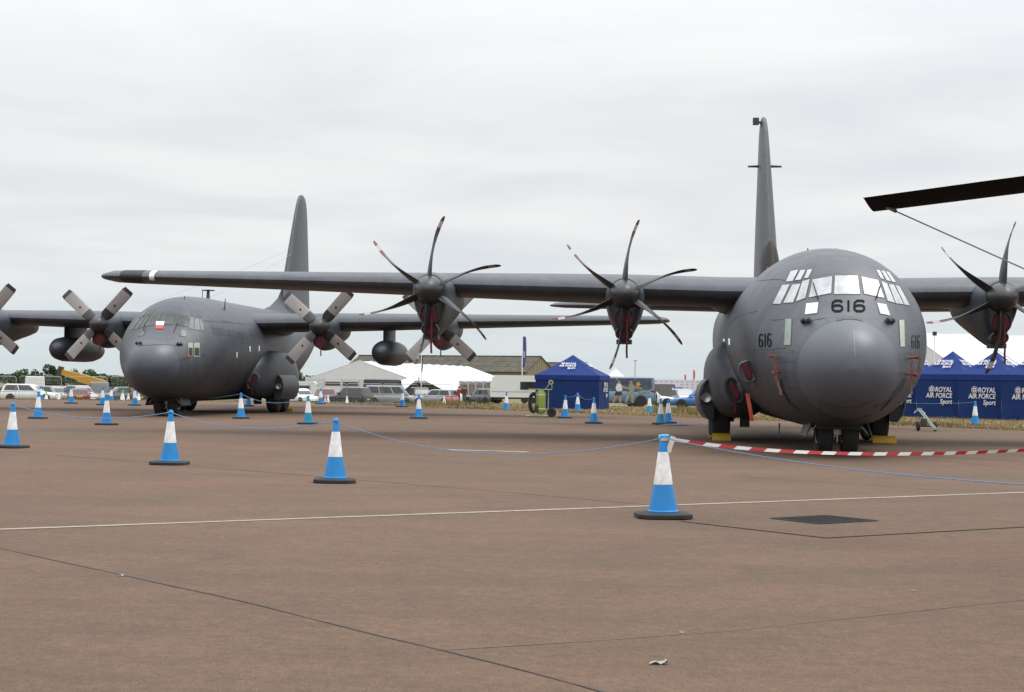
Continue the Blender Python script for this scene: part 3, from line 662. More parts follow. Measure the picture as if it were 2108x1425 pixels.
# ram-air scoop on the side and sponson intake, both plugged
p, n = AJ['cast'](1546, 763)
if p is not None:
    mb = MB(); fwd = Vector((-1, 0, 0)); up_ = (Vector((0, 0, 1)) - n * n.z).normalized(); base = p + Vector((.25, 0, 0))
    def ovl(c_, w, h, k=20): return [c_ + n * (w * math.copysign(abs(math.cos(a))**.7, math.cos(a))) + up_ * (h * math.copysign(abs(math.sin(a))**.7, math.sin(a))) for a in [2*PI*i/k for i in range(k)]]
    mb.loft([ovl(p + Vector((1.2, 0, 0)) - n*.25, .1, .1), ovl(p + Vector((.6, 0, 0)) - n*.02, .2, .27), ovl(p + n*.08, .21, .26), ovl(p + fwd*.14 + n*.09, .19, .24), ovl(p + fwd*.12 + n*.09, .16, .21)], True, True); sc_ = mb.build('air_scoop', PJ, RJ, 50)
    mb = MB(); mb.loft([ovl(p + fwd*.13 + n*.09, .085, .2), ovl(p + fwd*.16 + n*.09, .07, .18)]); mb.build('intake_plug', M_RED, sc_)
    q = p + fwd*.15 + n*.1; mb = MB(); mb.tube([q - up_*.2, q - up_*.25 + fwd*.03, q + Vector((-.03, 0, -.5))], .012); mb.build('cord', M_BLK, sc_)
    mb = MB(); z0 = q + Vector((-.03, 0, -.5)); mb.add([z0 + Vector((0, sg*.045 - .03*i, -.16*i)) + Vector((.02*math.sin(i*2), 0, 0)) for i in range(5) for sg in (1, -1)], [(2*i, 2*i+1, 2*i+3, 2*i+2) for i in range(4)]); mb.build('streamer', M_ORG, sc_, 60)
for A, sgns in ((AJ, (1, -1)), (AH, (1, -1))):
    for sg in sgns:
        mb = MB(); c0 = Vector((8.86, sg * 2.0, 1.42)); tl = -sg * .45
        def ov(k, w, h, x): return [c0 + Vector((x, (w*math.cos(a))*math.cos(tl) - h*math.sin(a)*math.sin(tl), (w*math.cos(a))*math.sin(tl) + h*math.sin(a)*math.cos(tl))) for a in [2*PI*i/k for i in range(k)]]
        mb.loft([ov(24, .24, .42, .5), ov(24, .22, .40, .05), ov(24, .19, .36, -.08), ov(24, .15, .32, -.06)], True, True); si = mb.build('sponson_intake', M_BLK if A is AJ else PH, A['root'], 50)
        mb = MB(); mb.loft([ov(24, .095, .25, -.07), ov(24, .08, .22, -.1)]); mb.build('intake_plug', M_RED, si)
        mb = MB(); z0 = c0 + Vector((-.11, 0, -.2)); mb.add([z0 + Vector((.01*i, s2*.03, -.1*i)) for i in range(5) for s2 in (1, -1)], [(2*i, 2*i+1, 2*i+3, 2*i+2) for i in range(4)]); mb.build('streamer', M_RED, si, 0)
# aerials, wipers, fin fittings
def blade_aerial(A, x, y, z, h, down=False, lean=.25):
    s_ = -1 if down else 1; mb = MB(); mb.loft([[(x - .14, y, z), (x, y + .025, z), (x + .14, y, z), (x, y - .025, z)], [(x - .05 + lean*h, y, z + s_*h), (x + lean*h, y + .012, z + s_*h), (x + .06 + lean*h, y, z + s_*h), (x + lean*h, y - .012, z + s_*h)]]); mb.build('blade_aerial', M_DARKM, A['root'], 30)
blade_aerial(AJ, 6.5, 1.0, .62, .35, True); blade_aerial(AJ, 6.0, .38, 4.95, .07); blade_aerial(AJ, 6.0, -.32, 4.95, .07)
blade_aerial(AH, 6.0, -1.45, 4.42, .5); blade_aerial(AH, 4.2, -.25, 4.8, .12)
mb = MB(); mb.cyl((8.6, 0, 4.95), (8.6, 0, 5.38), .09, .06); mb.lathe([(.02, 5.36), (.28, 5.38), (.3, 5.41), (.02, 5.43)], 'Z', 20, (8.6, 0, 0)); mb.cyl((7.7, 0, 4.95), (7.7, 0, 5.35), .015); mb.build('mushroom_aerial', M_DARKM, RH)
for a, b in (((3.9, .75, 4.75), (24.2, .1, 8.4)), ((4.4, -.9, 4.7), (24.2, -.1, 8.2))):
    mb = MB(); mb.tube([a, ((a[0]+b[0])/2, (a[1]+b[1])/2, (a[2]+b[2])/2 - .12), b], .007, 5); mb.build('wire_aerial', M_STEEL, RH)
for (x0, y0), (x1, y1) in (((1674,584),(1684,616)), ((1811,589),(1803,616))):
    a, n1 = AJ['cast'](x0, y0); b, n2 = AJ['cast'](x1, y1); MB().tube([b + n2*.01, b + n2*.06, a + n1*.04], .014).build('wiper', M_BLK, RJ)
for (x0, y0), (x1, y1) in (((366,664),(358,684)), ((298,668),(297,682))):
    a, n1 = AH['cast'](x0, y0); b, n2 = AH['cast'](x1, y1)
    if a is not None and b is not None: MB().tube([b + n2*.01, b + n2*.06, a + n1*.04], .014).build('wiper', M_BLK, RH)
for A in (AJ,):
    mb = MB(); mb.box((26.6, .3, 11.5), (.3, .22, .24)); mb.cyl((26.6, .1, 11.45), (26.6, .3, 11.5), .05); mb.build('fin_aerial_box', M_DARKM, RJ, 30)
    for sg in (1, -1):
        mb = MB(); mb.cyl((26.0, sg*.2, 9.72), (25.9, sg*.62, 9.7), .05, .035); mb.build('fin_aerial_rod', M_DARKM, RJ)
    rr = [[(xl - .38 + 1.2*f, w*sg, z) for f, w, sg in ((1, wd, -1), (.35, wd*.92, -1), (.05, wd*.5, -1), (0, 0, 1), (.05, wd*.5, 1), (.35, wd*.92, 1), (1, wd, 1))] for z, xl, wd in ((4.9, 22.1, .33), (5.6, 22.45, .33), (6.0, 22.7, .32), (6.4, 22.95, .26), (6.62, 23.1, .15), (6.7, 23.2, .04))]
    MB().loft(rr, False, True).build('fin_root_intake', M_BROWN, RJ, 50)
mb = MB(); mb.add([(25.6, -.36, 7.0), (26.35, -.36, 7.0), (26.35, -.345, 7.35), (25.6, -.345, 7.35)], [(0,1,2,3)]); mb.build('fin_flag', M_WHT, RH, 0)
mb = MB(); mb.add([(25.6, -.372, 6.68), (26.35, -.372, 6.68), (26.35, -.362, 6.998), (25.6, -.362, 6.998)], [(0,1,2,3)]); mb.build('fin_flag', M_FRED, RH, 0)
vs_, fs = text_mesh('1501', bold=.01); mb = MB(); mb.add([(24.9 + v.x * .62, -.425, 5.2 + v.y * .7) for v in vs_], fs); mb.build('fin_number', M_MARKH, RH, 0)
# wing-tip marks on the numbered aircraft
for y0, y1, m_ in ((18.85, 19.5, M_BAY), (18.47, 18.62, M_WHT)):
    st = []
    for y in (y0, (y0+y1)/2, y1):
        k = (y - 5.6) / 14.6; tk = .175 - .028*k; ch = 4.88 - 2.5*k; le = 10.05 + .62*k
        if y > 19.1: e = max(0, 1 - ((y - 19.1) / 1.16) ** 5) ** .5; tk *= e; le += (1-e)*.75; ch *= .42 + .58*e
        st.append((y, le - .006, ch, 4.12 + .0195*(y-2), tk, .022))
    R = []
    for ring in wing_rings(st): R.append([(p[0] - .006, p[1], p[2] + (.004 if i <= 16 else -.004)) for i, p in enumerate(ring)][11 + (m_ is M_WHT):22 - 3*(m_ is M_WHT)])
    MB().loft(R, False, False, closed=False).build('wingtip_mark', m_, RJ, 60)
# ------------------------------------------------------------------ traffic cones, ropes, tape
M_CBLUE = mat('cone_blue', (.006, .2, .52), .45, var=.1, scale=4); M_CTEAL = mat('cone_teal', (.012, .23, .4), .5, var=.1, scale=4)
M_CWHT = mat('cone_sleeve_white', (.7, .7, .69), .5, var=.2, scale=11, fine=.12); M_CBASE = mat('cone_base_rubber', (.022, .022, .024), .85, var=.3, scale=9, bump=.3)
M_CGRN = mat('cone_green', (.1, .4, .16), .5)
def cone_meshes(blue):
    b = MB(); oc = []
    for r, z in ((.31, 0), (.325, .012), (.325, .05), (.3, .065), (.2, .068)):
        ring = []
        for x, y in ((-1, -.62), (-.62, -1), (.62, -1), (1, -.62), (1, .62), (.62, 1), (-.62, 1), (-1, .62)): ring.append((x*r, y*r, z))
        oc.append(ring)
    b.loft(oc)
    body = MB().lathe([(.185, .067), (.187, .085), (.172, .095), (.166, .13), (.112, .40)], 'Z', 32, caps=(False, False))
    slv = MB().lathe([(.112, .398), (.1145, .402), (.0625, .785), (.061, .789)], 'Z', 32, caps=(False, False))
    top = MB().lathe([(.062, .785), (.041, .925), (.039, .935), (.052, .945), (.052, .965), (.038, .975), (.036, .99), (.02, 1.0), (.005, 1.0)], 'Z', 32, caps=(False, True))
    return b, body, slv, top
CB = cone_meshes(0); PROTO = {}
def cone(px, py, label, base=True, teal=False, z=None, lean=0.0, sc=1.0):
    key = (base, teal); p = G(px, py)
    if s_edge(p.x, p.y) > 0: p.z = tz(p.x, p.y)
    if key not in PROTO:
        r = thing('traffic_cone', label, 'traffic cone', p, group='blue and white traffic cones'); bl = M_CTEAL if teal else M_CBLUE
        if base: CB[0].build('base', M_CBASE, r, 30)
        CB[1].build('body', bl, r, 30); CB[2].build('sleeve', M_CWHT, r, 30); CB[3].build('top', bl, r, 30); PROTO[key] = r
    else: r = dup(PROTO[key]); r.location = p; r['label'] = label
    r.rotation_euler = (random.uniform(-.012, .012), random.uniform(-.015, .015), random.uniform(-.3, .3)); r.scale = (sc,) * 3
    return p
cA = cone(1365, 1066, 'nearest blue and white traffic cone, tied with striped tape and rope')
cB = cone(689, 993.5, 'blue and white traffic cone in the middle of the front rope line'); cC = cone(349, 956.5, 'blue and white traffic cone in front of the darker aircraft nose wheels')
cD = cone(24, 922, 'blue and white traffic cone cut by the left edge of the picture')
cE = cone(219, 875, 'blue and white traffic cone left of the darker aircraft nose, larger of that pair'); cF = cone(78, 862, 'blue and white traffic cone in front of the white estate car')
cone(146, 831, 'blue and white traffic cone between the parked silver cars and the apron, far left'); cone(211, 834, 'blue and white traffic cone in front of the parked black van'); cone(277, 835, 'blue and white traffic cone beside the darker aircraft radome')
cone(84, 820, 'far blue and white traffic cone behind the cone by the white estate car'); cone(229, 820.5, 'far blue and white traffic cone right of the parked black van')
cG = cone(496, 862, 'blue and white traffic cone under the belly of the darker aircraft'); cone(511, 836.5, 'blue and white traffic cone half hidden beyond the darker aircraft belly')
cH = cone(634, 873.5, 'teal and white traffic cone behind the darker aircraft main wheels', teal=True); cone(660, 832, 'blue and white traffic cone near the parked red car')
cone(828, 838, 'blue and white traffic cone in front of the silver van'); cI = cone(862, 862, 'blue and white traffic cone under the outboard propellers'); cone(1042, 845.5, 'blue and white traffic cone on the grass left of the fire extinguisher', base=False)
cJ = cone(1163, 861, 'blue and white traffic cone in front of the single blue gazebo, left of three'); cK = cone(1189, 848, 'blue and white traffic cone on the grass by the single gazebo', base=False)
cL = cone(1222, 872, 'blue and white traffic cone below the inboard propeller, nearest the single gazebo corner'); cone(1337, 852, 'teal and white traffic cone on the grass behind the painted van', base=False, teal=True)
cM = cone(1360, 874, 'left cone of the close pair beside the numbered aircraft wheels', teal=True); cone(1376, 871.5, 'right cone of the close pair beside the numbered aircraft wheels'); cone(2007, 875.5, 'blue and white traffic cone on the grass before the gazebo row', base=False)
gp = None
def small_cone(px, py, label, mtop, h):
    global gp
    p = TP(px, py); r = thing('small_cone', label, 'cone', p, group='small pale cones by the parked cars')
    MB().lathe([(.19, 0), (.19, .03), (.12, .035), (.055, .3), (.03, .46), (.005, .47)], 'Z', 16).build('body', M_CWHT, r, 30)
    MB().lathe([(.052, .34), (.045, .4), (.032, .475), (.005, .48)], 'Z', 16).build('top', mtop, r, 30); r.scale = (h/.48,)*3
for px, d, lb, mt, h in ((97, 108, 'small white cone with green tip by the white estate car bonnet', M_CGRN, .6), (123, 108, 'small white cone before the silver car beside the estate', M_CWHT, .5), (254, 105, 'small pale green cone before the dark saloon', M_CGRN, .7), (266, 112, 'small yellowish cone between the dark cars', mat('cone_lime', (.5, .6, .2)), .6), (287, 105, 'small white cone with green tip under the yellow number plate', M_CGRN, .65),
                         (671, 118, 'small white cone left of two by the red car', M_CWHT, .45), (677, 117, 'small white cone right of two by the red car', M_CWHT, .6), (716, 116, 'small white cone before the black car', M_CWHT, .55), (916, 104, 'small white cone before the orange barrier', M_CWHT, .55)): small_cone(px, d, lb, mt, h)
M_ROPE = mat('blue_rope', (.12, .23, .4), .7, var=.15, scale=20)
def rope(a, b, sag, label, r=.008, m=M_ROPE, n=24):
    a, b = Vector(a), Vector(b); pts = [a.lerp(b, i/n) - Vector((0, 0, sag * 4 * (i/n) * (1 - i/n))) for i in range(n+1)]
    mb = MB(); mb.tube(pts, r, 5); return tag(mb.build('rope', m), label, 'rope', 'blue barrier ropes')
up = Vector((0, 0, .955))
rope(cD + up, cC + up, .2, 'blue rope sagging from the left edge cone to the next cone', 0.0086); rope(cC + up, cB + up, .2, 'blue rope between the two middle cones of the front line', 0.0078)
rope(cB + up, cA + up, .34, 'long blue rope from the middle cone to the nearest cone', 0.0062)
rope(cA + up, Vector((5.75, 10.5, .955)), .17, 'blue rope running from the nearest cone off to the right', 0.0055)
rope(cG + up, cH + up, .28, 'thin blue rope beneath the darker aircraft from belly cone to teal cone', 0.0094); rope(cG + up, G(315, 846) + up * .62, .14, 'thin blue rope passing the darker aircraft nose wheels', 0.0094)
rope(cJ + up, cK + up, .1, 'thin rope between the two left cones at the single gazebo', 0.0062); rope(cK + up, cL + up, .15, 'thin rope between the two right cones at the single gazebo', 0.0062)
rope(G(2007, 875.5) + up, D(1840, 64, .95), .06, 'thin rope stretched across the front of the gazebo row', 0.0055); rope(cI + up, cH + up, .3, 'thin blue rope between teal cone and propeller cone', 0.0070)
# loose rope bundle on the ground
mb = MB(); p0 = G(1392, 876); pts = [p0 + Vector((.35*math.sin(i*1.3) * (1 + .3*math.sin(i*.7)) + .1*i/6 - .3, .5*math.cos(i*1.1), .02 + .01*(i % 3))) for i in range(40)]; mb.tube(pts, .012, 5); tag(mb.build('rope', M_ROPE), 'loose tangle of blue rope lying on the apron beside the cone pair', 'rope')
# striped tape
M_TR, M_TW = mat('tape_red', (.36, .01, .016), .5), mat('tape_white', (.62, .6, .57), .5, var=.06)
a, b = cA + Vector((.03, 0, .94)), Vector(G(2420, 1012)) + Vector((0, 0, 1.02)); tpz = []
tp = thing('barrier_tape', 'red and white striped barrier tape stretched from the nearest cone', 'tape', a)
N = 46; stripes = []
# tape runs towards the wing of the numbered aircraft, out of the frame
e1, e2 = EYE + pray(1376, 904) * ((cA - EYE).length), None
A0 = cA + up; B0 = EYE + pray(2300, 914) * 24.0; MID = EYE + pray(1790, 934.5) * 20.5
def bez(t): 
    c1 = MID * 2 - (A0 + B0) * .5; return A0 * (1-t)**2 + c1 * (2*t*(1-t)) + B0 * t*t
L0 = 0; prev = bez(0); pos = [prev]; tt = [0]
ts = [i/400 for i in range(401)]; seglen = [0]
for t_ in ts[1:]: q = bez(t_); seglen.append(seglen[-1] + (q - prev).length); prev = q
def at_len(l):
    for i in range(400):
        if seglen[i+1] >= l: f = (l - seglen[i]) / (seglen[i+1] - seglen[i]); return bez(ts[i] + f/400)
    return bez(1)
l = .08; k = 0; SW = .19
while l < seglen[-1] - SW:
    pa, pb = at_len(l), at_len(l + SW); tw = .35 * math.sin(l * .9); h = .021; ln = .05
    d = (pb - pa).normalized(); nrm = Vector((-d.y, d.x, 0)).normalized(); upv = Vector((0, 0, 1)) * math.cos(tw) + nrm * math.sin(tw)
    mb = MB(); vs_ = [pa - upv*h - d*ln*.0, pb - upv*h, pb + upv*h + d*ln, pa + upv*h + d*ln]; vs_ = [v - a for v in vs_]
    mb.add(vs_ + [v + nrm*.0015 for v in vs_], [(0,1,2,3), (7,6,5,4), (0,4,5,1), (1,5,6,2), (2,6,7,3), (3,7,4,0)]); mb.build('stripe', M_TR if k % 2 else M_TW, tp, 0); l += SW; k += 1
mb = MB(); mb.lathe([(.05, 0), (.06, .03), (.05, .06)], 'Z', 14, (cA.x - a.x, cA.y - a.y, cA.z + .92 - a.z)); mb.box((.05, -.02, -.06), (.06, .02, .2), Matrix.Rotation(.3, 3, 'Y')); mb.build('knot', M_TW, tp, 40)
mb = MB(); kp = cA + Vector((0, 0, .97)); mb.tube([kp + Vector((.06*math.cos(i), .06*math.sin(i), .02*math.sin(i*1.7))) for i in range(14)], .012, 5); tag(mb.build('rope_knot', mat('rope_bright', (.1, .4, .75))), 'knot of blue rope wound round the tip of the nearest cone', 'rope')
# litter
for px, py, sx, lb in ((1357, 1369, .11, 'crumpled white paper scrap lying at the bottom of the apron'), (1882, 1219, .03, 'tiny white paper speck at right on the brown apron'), (250, 1187, .05, 'small pale scrap lying on the dark joint at left'), (1404, 1305, .03, 'tiny pale scrap at bottom centre of the apron')):
    p = G(px, py); mb = MB(); w = sx; vs_ = [(i*w/3 - w/2 + random.uniform(-.1, .1)*w, j*w*.28, .004 + (.012 + .12*w) * ((i + j) % 2) * random.uniform(.3, 1)) for j in range(3) for i in range(4)]
    mb.add(vs_, [(j*4+i, j*4+i+1, (j+1)*4+i+1, (j+1)*4+i) for j in range(2) for i in range(3)]); o = mb.build('paper_scrap', mat('paper', (.33, .33, .32), .8), None, 0); o.location = p; o.rotation_euler = (0, 0, random.uniform(-.4, .4)); tag(o, lb, 'litter')
# ------------------------------------------------------------------ wheel chocks
def chock(A, x, y, w, label, m=M_YEL):
    p = A['MI'].inverted() @ Vector((x, y, 0)); r = thing('wheel_chock', label, 'wheel chock', p, A['root'].rotation_euler.z, 'yellow wheel chocks')
    MB().loft([[(-.2, yy, 0), (.16, yy, 0), (.12, yy, .17), (.02, yy, .2), (-.12, yy, .14)] for yy in (-w/2, w/2)]).build('wedge', m, r, 20)
    MB().tube([(-.1, w/2, .12), (-.12, w/2 + .08, .1), (-.1, w/2 + .1, .05)], .02).build('handle', m, r)
chock(AJ, 11.22, 2.22, .52, 'yellow chock against the tyre below the open door with round light'); chock(AJ, 11.22, -2.3, .66, 'yellow chock behind the nose wheels, right tyre of the numbered aircraft'); chock(AH, 14.3, -2.35, .5, 'yellow chock behind the main wheels of the darker aircraft')
# ------------------------------------------------------------------ helicopter standing outside the frame, one blade reaching in
M_HEL = mat('helicopter_green', (.05, .055, .045), .5, var=.15); M_BLD = mat('rotor_black', (.005, .005, .005), .8, spec=.08, var=.3, scale=6)
tip = EYE + pray(1800, 424) * 20.3; inn = EYE + pray(2078, 388) * 18.7; dr = (inn - tip).normalized(); hub = tip + dr * 7.2
hd = math.atan2(-dr.y, -dr.x)
he = thing('helicopter', 'black helicopter rotor blade reaching in from the right, tied down with a cord', 'helicopter', (hub.x, hub.y, 0))
HZ = hub.z
for k in range(3):
    an = hd + k * 2*PI/3; e = Vector((math.cos(an), math.sin(an), -math.asin(dr.z))); e.normalize(); 
    if k == 0: e = -dr
    sd_ = Vector((0, 0, 1)).cross(e).normalized(); tw = math.radians(9) ; cv = sd_ * math.cos(tw) + Vector((0, 0, 1)) * math.sin(tw); tv = e.cross(cv).normalized(); rings = []
    for r_, ch, off in ((.35, .14, 0), (.8, .16, 0), (1.1, .5, 0), (5.0, .56, 0), (6.9, .56, 0), (7.0, .56, 0), (7.2, .55, 0)):
        rings.append([Vector((0, 0, HZ)) + e * (r_ + ((-.42 * (x - .5)) if r_ > 7.1 else 0)) + cv * ((x - .35) * ch + off) + tv * h * ch for x, h in airfoil(8, .12, 0)])
    MB().loft(rings).build('rotor_blade', M_BLD, he, 50)
mb = MB(); mb.cyl((0, 0, HZ - 1.2), (0, 0, HZ + .15), .11); mb.lathe([(.05, HZ - .1), (.3, HZ - .05), (.3, HZ + .06), (.08, HZ + .16)], 'Z', 16); mb.build('rotor_mast', M_DARKM, he)
rr = []
for X, w, zb, zt in ((-1.9, .1, .9, 1.2), (-1.6, .5, .65, 1.7), (-.9, .8, .55, 2.3), (0, .85, .55, HZ - 1.0), (1.2, .75, .65, HZ - 1.05), (2.2, .4, 1.2, 2.5), (3, .2, 1.6, 2.2), (7.2, .1, 2.0, 2.3)): rr.append([(y + .0, -X * .8, (zb+zt)/2 + z) for y, z in sup(24, w, (zt-zb)/2, 2.4)])
MB().loft(rr).build('hull', M_HEL, he, 50)
for sg in (-1, 1):
    mb = MB(); mb.tube([(sg*.95, 1.6, .25), (sg*.95, 1.3, .06), (sg*.95, -1.4, .06)], .05); mb.cyl((sg*.95, .8, .06), (sg*.5, .8, .8), .04); mb.cyl((sg*.95, -.8, .06), (sg*.5, -.8, .8), .04); mb.build('skid', M_DARKM, he)
ca = EYE + pray(1826, 427) * 20.15; cb = hub.copy(); cb.z = .97; cb += Vector((-.6, 1.2, 0)); cb = EYE + pray(2078, 537) * 18.3 + (EYE + pray(2078, 537) * 18.3 - ca) * 1.6
h0 = Vector(he.location); mb = MB(); mb.tube([ca - h0, ca.lerp(cb, .5) - h0 - Vector((0, 0, .02)), cb - h0], .0085, 6); mb.tube([ca - h0, ca.lerp(cb, .03) - h0], [.02, .024], 8); mb.build('tie_down_cord', mat('cord_grey', (.16, .16, .15), .7), he)
# ------------------------------------------------------------------ wheeled fire extinguisher
M_LIME = mat('lime_paint', (.27, .33, .06), .45, var=.1); M_PLIME = mat('pale_lime_tube', (.36, .42, .19), .5, var=.12, scale=8)
fe = thing('wheeled_fire_extinguisher', 'lime green wheeled fire extinguisher with coiled black hose by the single gazebo', 'fire extinguisher', G(1110, 858))
MB().lathe([(.02, .12), (.16, .14), (.21, .22), (.22, .32), (.22, 1.0), (.2, 1.1), (.1, 1.2), (.08, 1.22)], 'Z', 24, (.06, 0, 0)).build('cylinder', M_LIME, fe, 40)
for z in (.36, .98): MB().lathe([(.222, z - .02), (.226, z), (.222, z + .02)], 'Z', 24, (.06, 0, 0), caps=(False, False)).build('band', M_WHT, fe)
for r_, y, xo in ((.44, -.02, -.26), (.42, .05, -.31), (.4, -.1, -.21), (.36, .02, -.27)):
    mb = MB(); mb.tube([(xo + .17*math.cos(a) * (r_/.44), y + .2*math.sin(a), .62 + r_*math.sin(a)) for a in [2*PI*i/28 for i in range(29)]], .035, 8); mb.build('hose', M_BLK, fe, 60)
mb = MB(); mb.tube([(-.5, -.1, 1.22), (.55, -.1, 1.22), (.56, -.1, 1.3), (.53, -.1, 1.48)], .025, 8); mb.tube([(.4, .1, 1.22), (.4, .1, .35)], .025, 8); mb.tube([(.25, -.1, 1.22), (.42, -.1, 1.45)], .018, 8); mb.tube([(-.6, -.12, .03), (.5, -.12, .03)], .03, 8); mb.tube([(-.6, .2, .03), (.5, .2, .03)], .03, 8); mb.tube([(.1, -.12, .03), (.1, -.12, .3)], .02, 6); mb.build('frame', M_PLIME, fe, 60)
mb = MB(); mb.lathe([(.05, -.03), (.11, -.03), (.11, .03), (.05, .03), (.05, -.03)], 'Y', 18, (.5, -.1, 1.55), caps=(False, False)); mb.build('nozzle_ring', M_PLIME, fe)
MB().box((.27, .05, 1.05), (.16, .16, .26)).build('valve_box', M_DARKM, fe, 0)
for y in (-.3, .3):
    w_ = MB().lathe([(.1, -.05), (.17, -.055), (.2, -.03), (.2, .03), (.17, .055), (.1, .05)], 'Y', 24, (.55, y, .2)).build('wheel', M_TYRE, fe)
    MB().lathe([(.03, -.05), (.1, -.045), (.11, 0), (.1, .045), (.03, .05)], 'Y', 18, (.55, y, .2)).build('rim', M_LIME, w_)
# ------------------------------------------------------------------ tow-bar trolley
M_PGRN = mat('pale_green_paint', (.3, .34, .28), .5, var=.15, scale=8)
tr = thing('towbar_trolley', 'small pale green two-wheeled tow bar trolley in front of the gazebos', 'trolley', G(1911, 888))
for x in (-.3, .3):
    w_ = MB().lathe([(.06, -.035), (.15, -.045), (.17, -.02), (.17, .02), (.15, .045), (.06, .035)], 'X', 20, (x, .25, .17)).build('wheel', M_TYRE, tr); MB().lathe([(.02, -.03), (.065, -.03), (.065, .03), (.02, .03)], 'X', 14, (x, .25, .17)).build('rim', M_DARKM, w_)
mb = MB(); mb.cyl((-.3, .25, .17), (.3, .25, .17), .025); mb.box((-.1, .25, .32), (.18, .2, .24)); mb.build('axle', mat('dark_green_paint', (.035, .05, .04)), tr, 30)
mb = MB()
for o_ in (-.04, .04): mb.tube([(-.12 + o_, .9, .78), (.05 + o_, .3, .4), (.2 + o_, -.12, .1)], .028, 8)
mb.box((-.11, .85, .74), (.17, .1, .12)); mb.box((.2, -.12, .1), (.26, .1, .08)); mb.build('beam', M_PGRN, tr, 40)
mb = MB(); mb.cyl((.2, -.14, 0), (.2, -.14, .1), .03); mb.build('foot', M_BLK, tr)
mb = MB(); mb.tube([(-.3, .85, .62), (-.14, .9, .8), (.1, .85, .62)], .015, 6); mb.build('handle', M_STEEL, tr)
# ------------------------------------------------------------------ gazebos with lettering
def fabric(name, c_, b_=.6): return mat(name, c_, .75, spec=.15, var=.1, scale=1.2, bump=b_, bscale=1.6, stretch=(.6, .6, 2.4))
M_NAVY = fabric('navy_canvas', (.0115, .031, .122), 1.0); M_NAVY2 = fabric('navy_roof_canvas', (.014, .034, .15), .3); M_LET = mat('white_print', (.62, .62, .66), .6, var=.05); M_RRED = mat('roundel_red', (.45, .02, .03), .6)
TXT = {l_: text_mesh(l_, shear=.12, bold=.022, align='RIGHT') for l_ in ('ROYAL', 'AIR FORCE', 'Sport')}
def logo(parent, O, ux, uz, sz, nrm):                       # right edge of the text at O, ux right, uz up
    O, ux, uz, nrm = Vector(O), Vector(ux), Vector(uz), Vector(nrm); mb = MB()
    for i, l_ in enumerate(('ROYAL', 'AIR FORCE', 'Sport')):
        vs_, fs = TXT[l_]; mb.add([O + ux * (v.x*sz*.92) + uz * (v.y*sz*1.1 - i*sz*.98) + nrm*.006 for v in vs_], fs)
    lt = mb.build('lettering', M_LET, parent, 0); c0 = O - ux * (3.5*sz) + uz * (.38*sz)
    for j, (r_, m_) in enumerate(((.52, M_LET), (.45, M_NAVY), (.33, M_LET), (.16, M_RRED))):
        mb = MB(); mb.add([c0 + ux*(r_*sz*math.cos(a)) + uz*(r_*sz*1.1*math.sin(a)) + nrm*(.006 + .003*(j+1)) for a in [2*PI*i/24 for i in range(24)]], [tuple(range(24))]); mb.build('roundel', m_, lt, 0)
def gazebo(px, d, a, b, rz, label, ev=2.1, pk=3.35, logos=()):
    p = TP(px, d); g = thing('gazebo', label, 'gazebo', p, rz, 'blue gazebos'); hx, hy = a/2, b/2
    cor = [(-hx, -hy), (hx, -hy), (hx, hy), (-hx, hy)]
    for i in range(4):
        (x0, y0), (x1, y1) = cor[i], cor[(i+1) % 4]; mb = MB(); n = 10; rows = []
        nx_, ny_ = (y1 - y0), -(x1 - x0); l_ = math.hypot(nx_, ny_); nx_, ny_ = nx_/l_, ny_/l_
        for z_, amp in ((0, .05), (.4, .045), (.9, .05), (1.4, .03), (1.8, .012), (ev, 0)):
            for k in range(n+1):
                t_ = k/n; w_ = amp * math.sin(k*1.9 + z_*2.3 + i) * (1 if 0 < k < n else 0); rows.append((x0 + (x1-x0)*t_ + nx_*w_, y0 + (y1-y0)*t_ + ny_*w_, z_))
        mb.add(rows, [(j*(n+1)+k, j*(n+1)+k+1, (j+1)*(n+1)+k+1, (j+1)*(n+1)+k) for j in range(5) for k in range(n)]); wl = mb.build('wall', M_NAVY, g, 60)
        ux = Vector((x1-x0, y1-y0, 0)).normalized(); nr = Vector((nx_, ny_, 0))
        if ('w', i) in logos: logo(wl, Vector((x0, y0, 0)).lerp(Vector((x1, y1, 0)), .74) + Vector((0, 0, 1.32)) + nr*.07, ux, (0, 0, 1), .31, nr)
        # roof quarter, slightly sagging, and valance
        mb = MB(); rows = []; m_ = 6
        for j in range(m_+1):
            f = j/m_; zz = ev + (pk - ev) * (f*.8 + .2*f*f)
            for k in range(n+1):
                t_ = k/n; rows.append(((x0 + (x1-x0)*t_)*1.02*(1-f), (y0 + (y1-y0)*t_)*1.02*(1-f), zz - .05*math.sin(PI*t_)*(1-f)))
        mb.add(rows, [(j*(n+1)+k, j*(n+1)+k+1, (j+1)*(n+1)+k+1, (j+1)*(n+1)+k) for j in range(m_) for k in range(n)]); rf = mb.build('roof_panel', M_NAVY2, g, 60)
        mb = MB(); mb.add([(x0*1.02, y0*1.02, ev), (x1*1.02, y1*1.02, ev), (x1*1.025, y1*1.025, ev-.28), (x0*1.025, y0*1.025, ev-.28)], [(0,1,2,3)]); mb.build('valance', M_NAVY2, rf, 0)
        if ('r', i) in logos:
            mid = Vector(((x0+x1)/2*1.02, (y0+y1)/2*1.02, ev)); uz = (Vector((0, 0, pk)) - mid); s_l = uz.length; uz.normalize(); nn = ux.cross(uz).normalized(); nn = nn if nn.dot(nr) > 0 else -nn
            logo(rf, mid + uz*s_l*.5 + ux*.36 + nn*.03, ux, uz, .22, nn)
        mb = MB(); mb.cyl((x0*.98, y0*.98, 0), (x0*.98, y0*.98, ev), .025); mb.build('leg', M_STEEL, g)
    return g
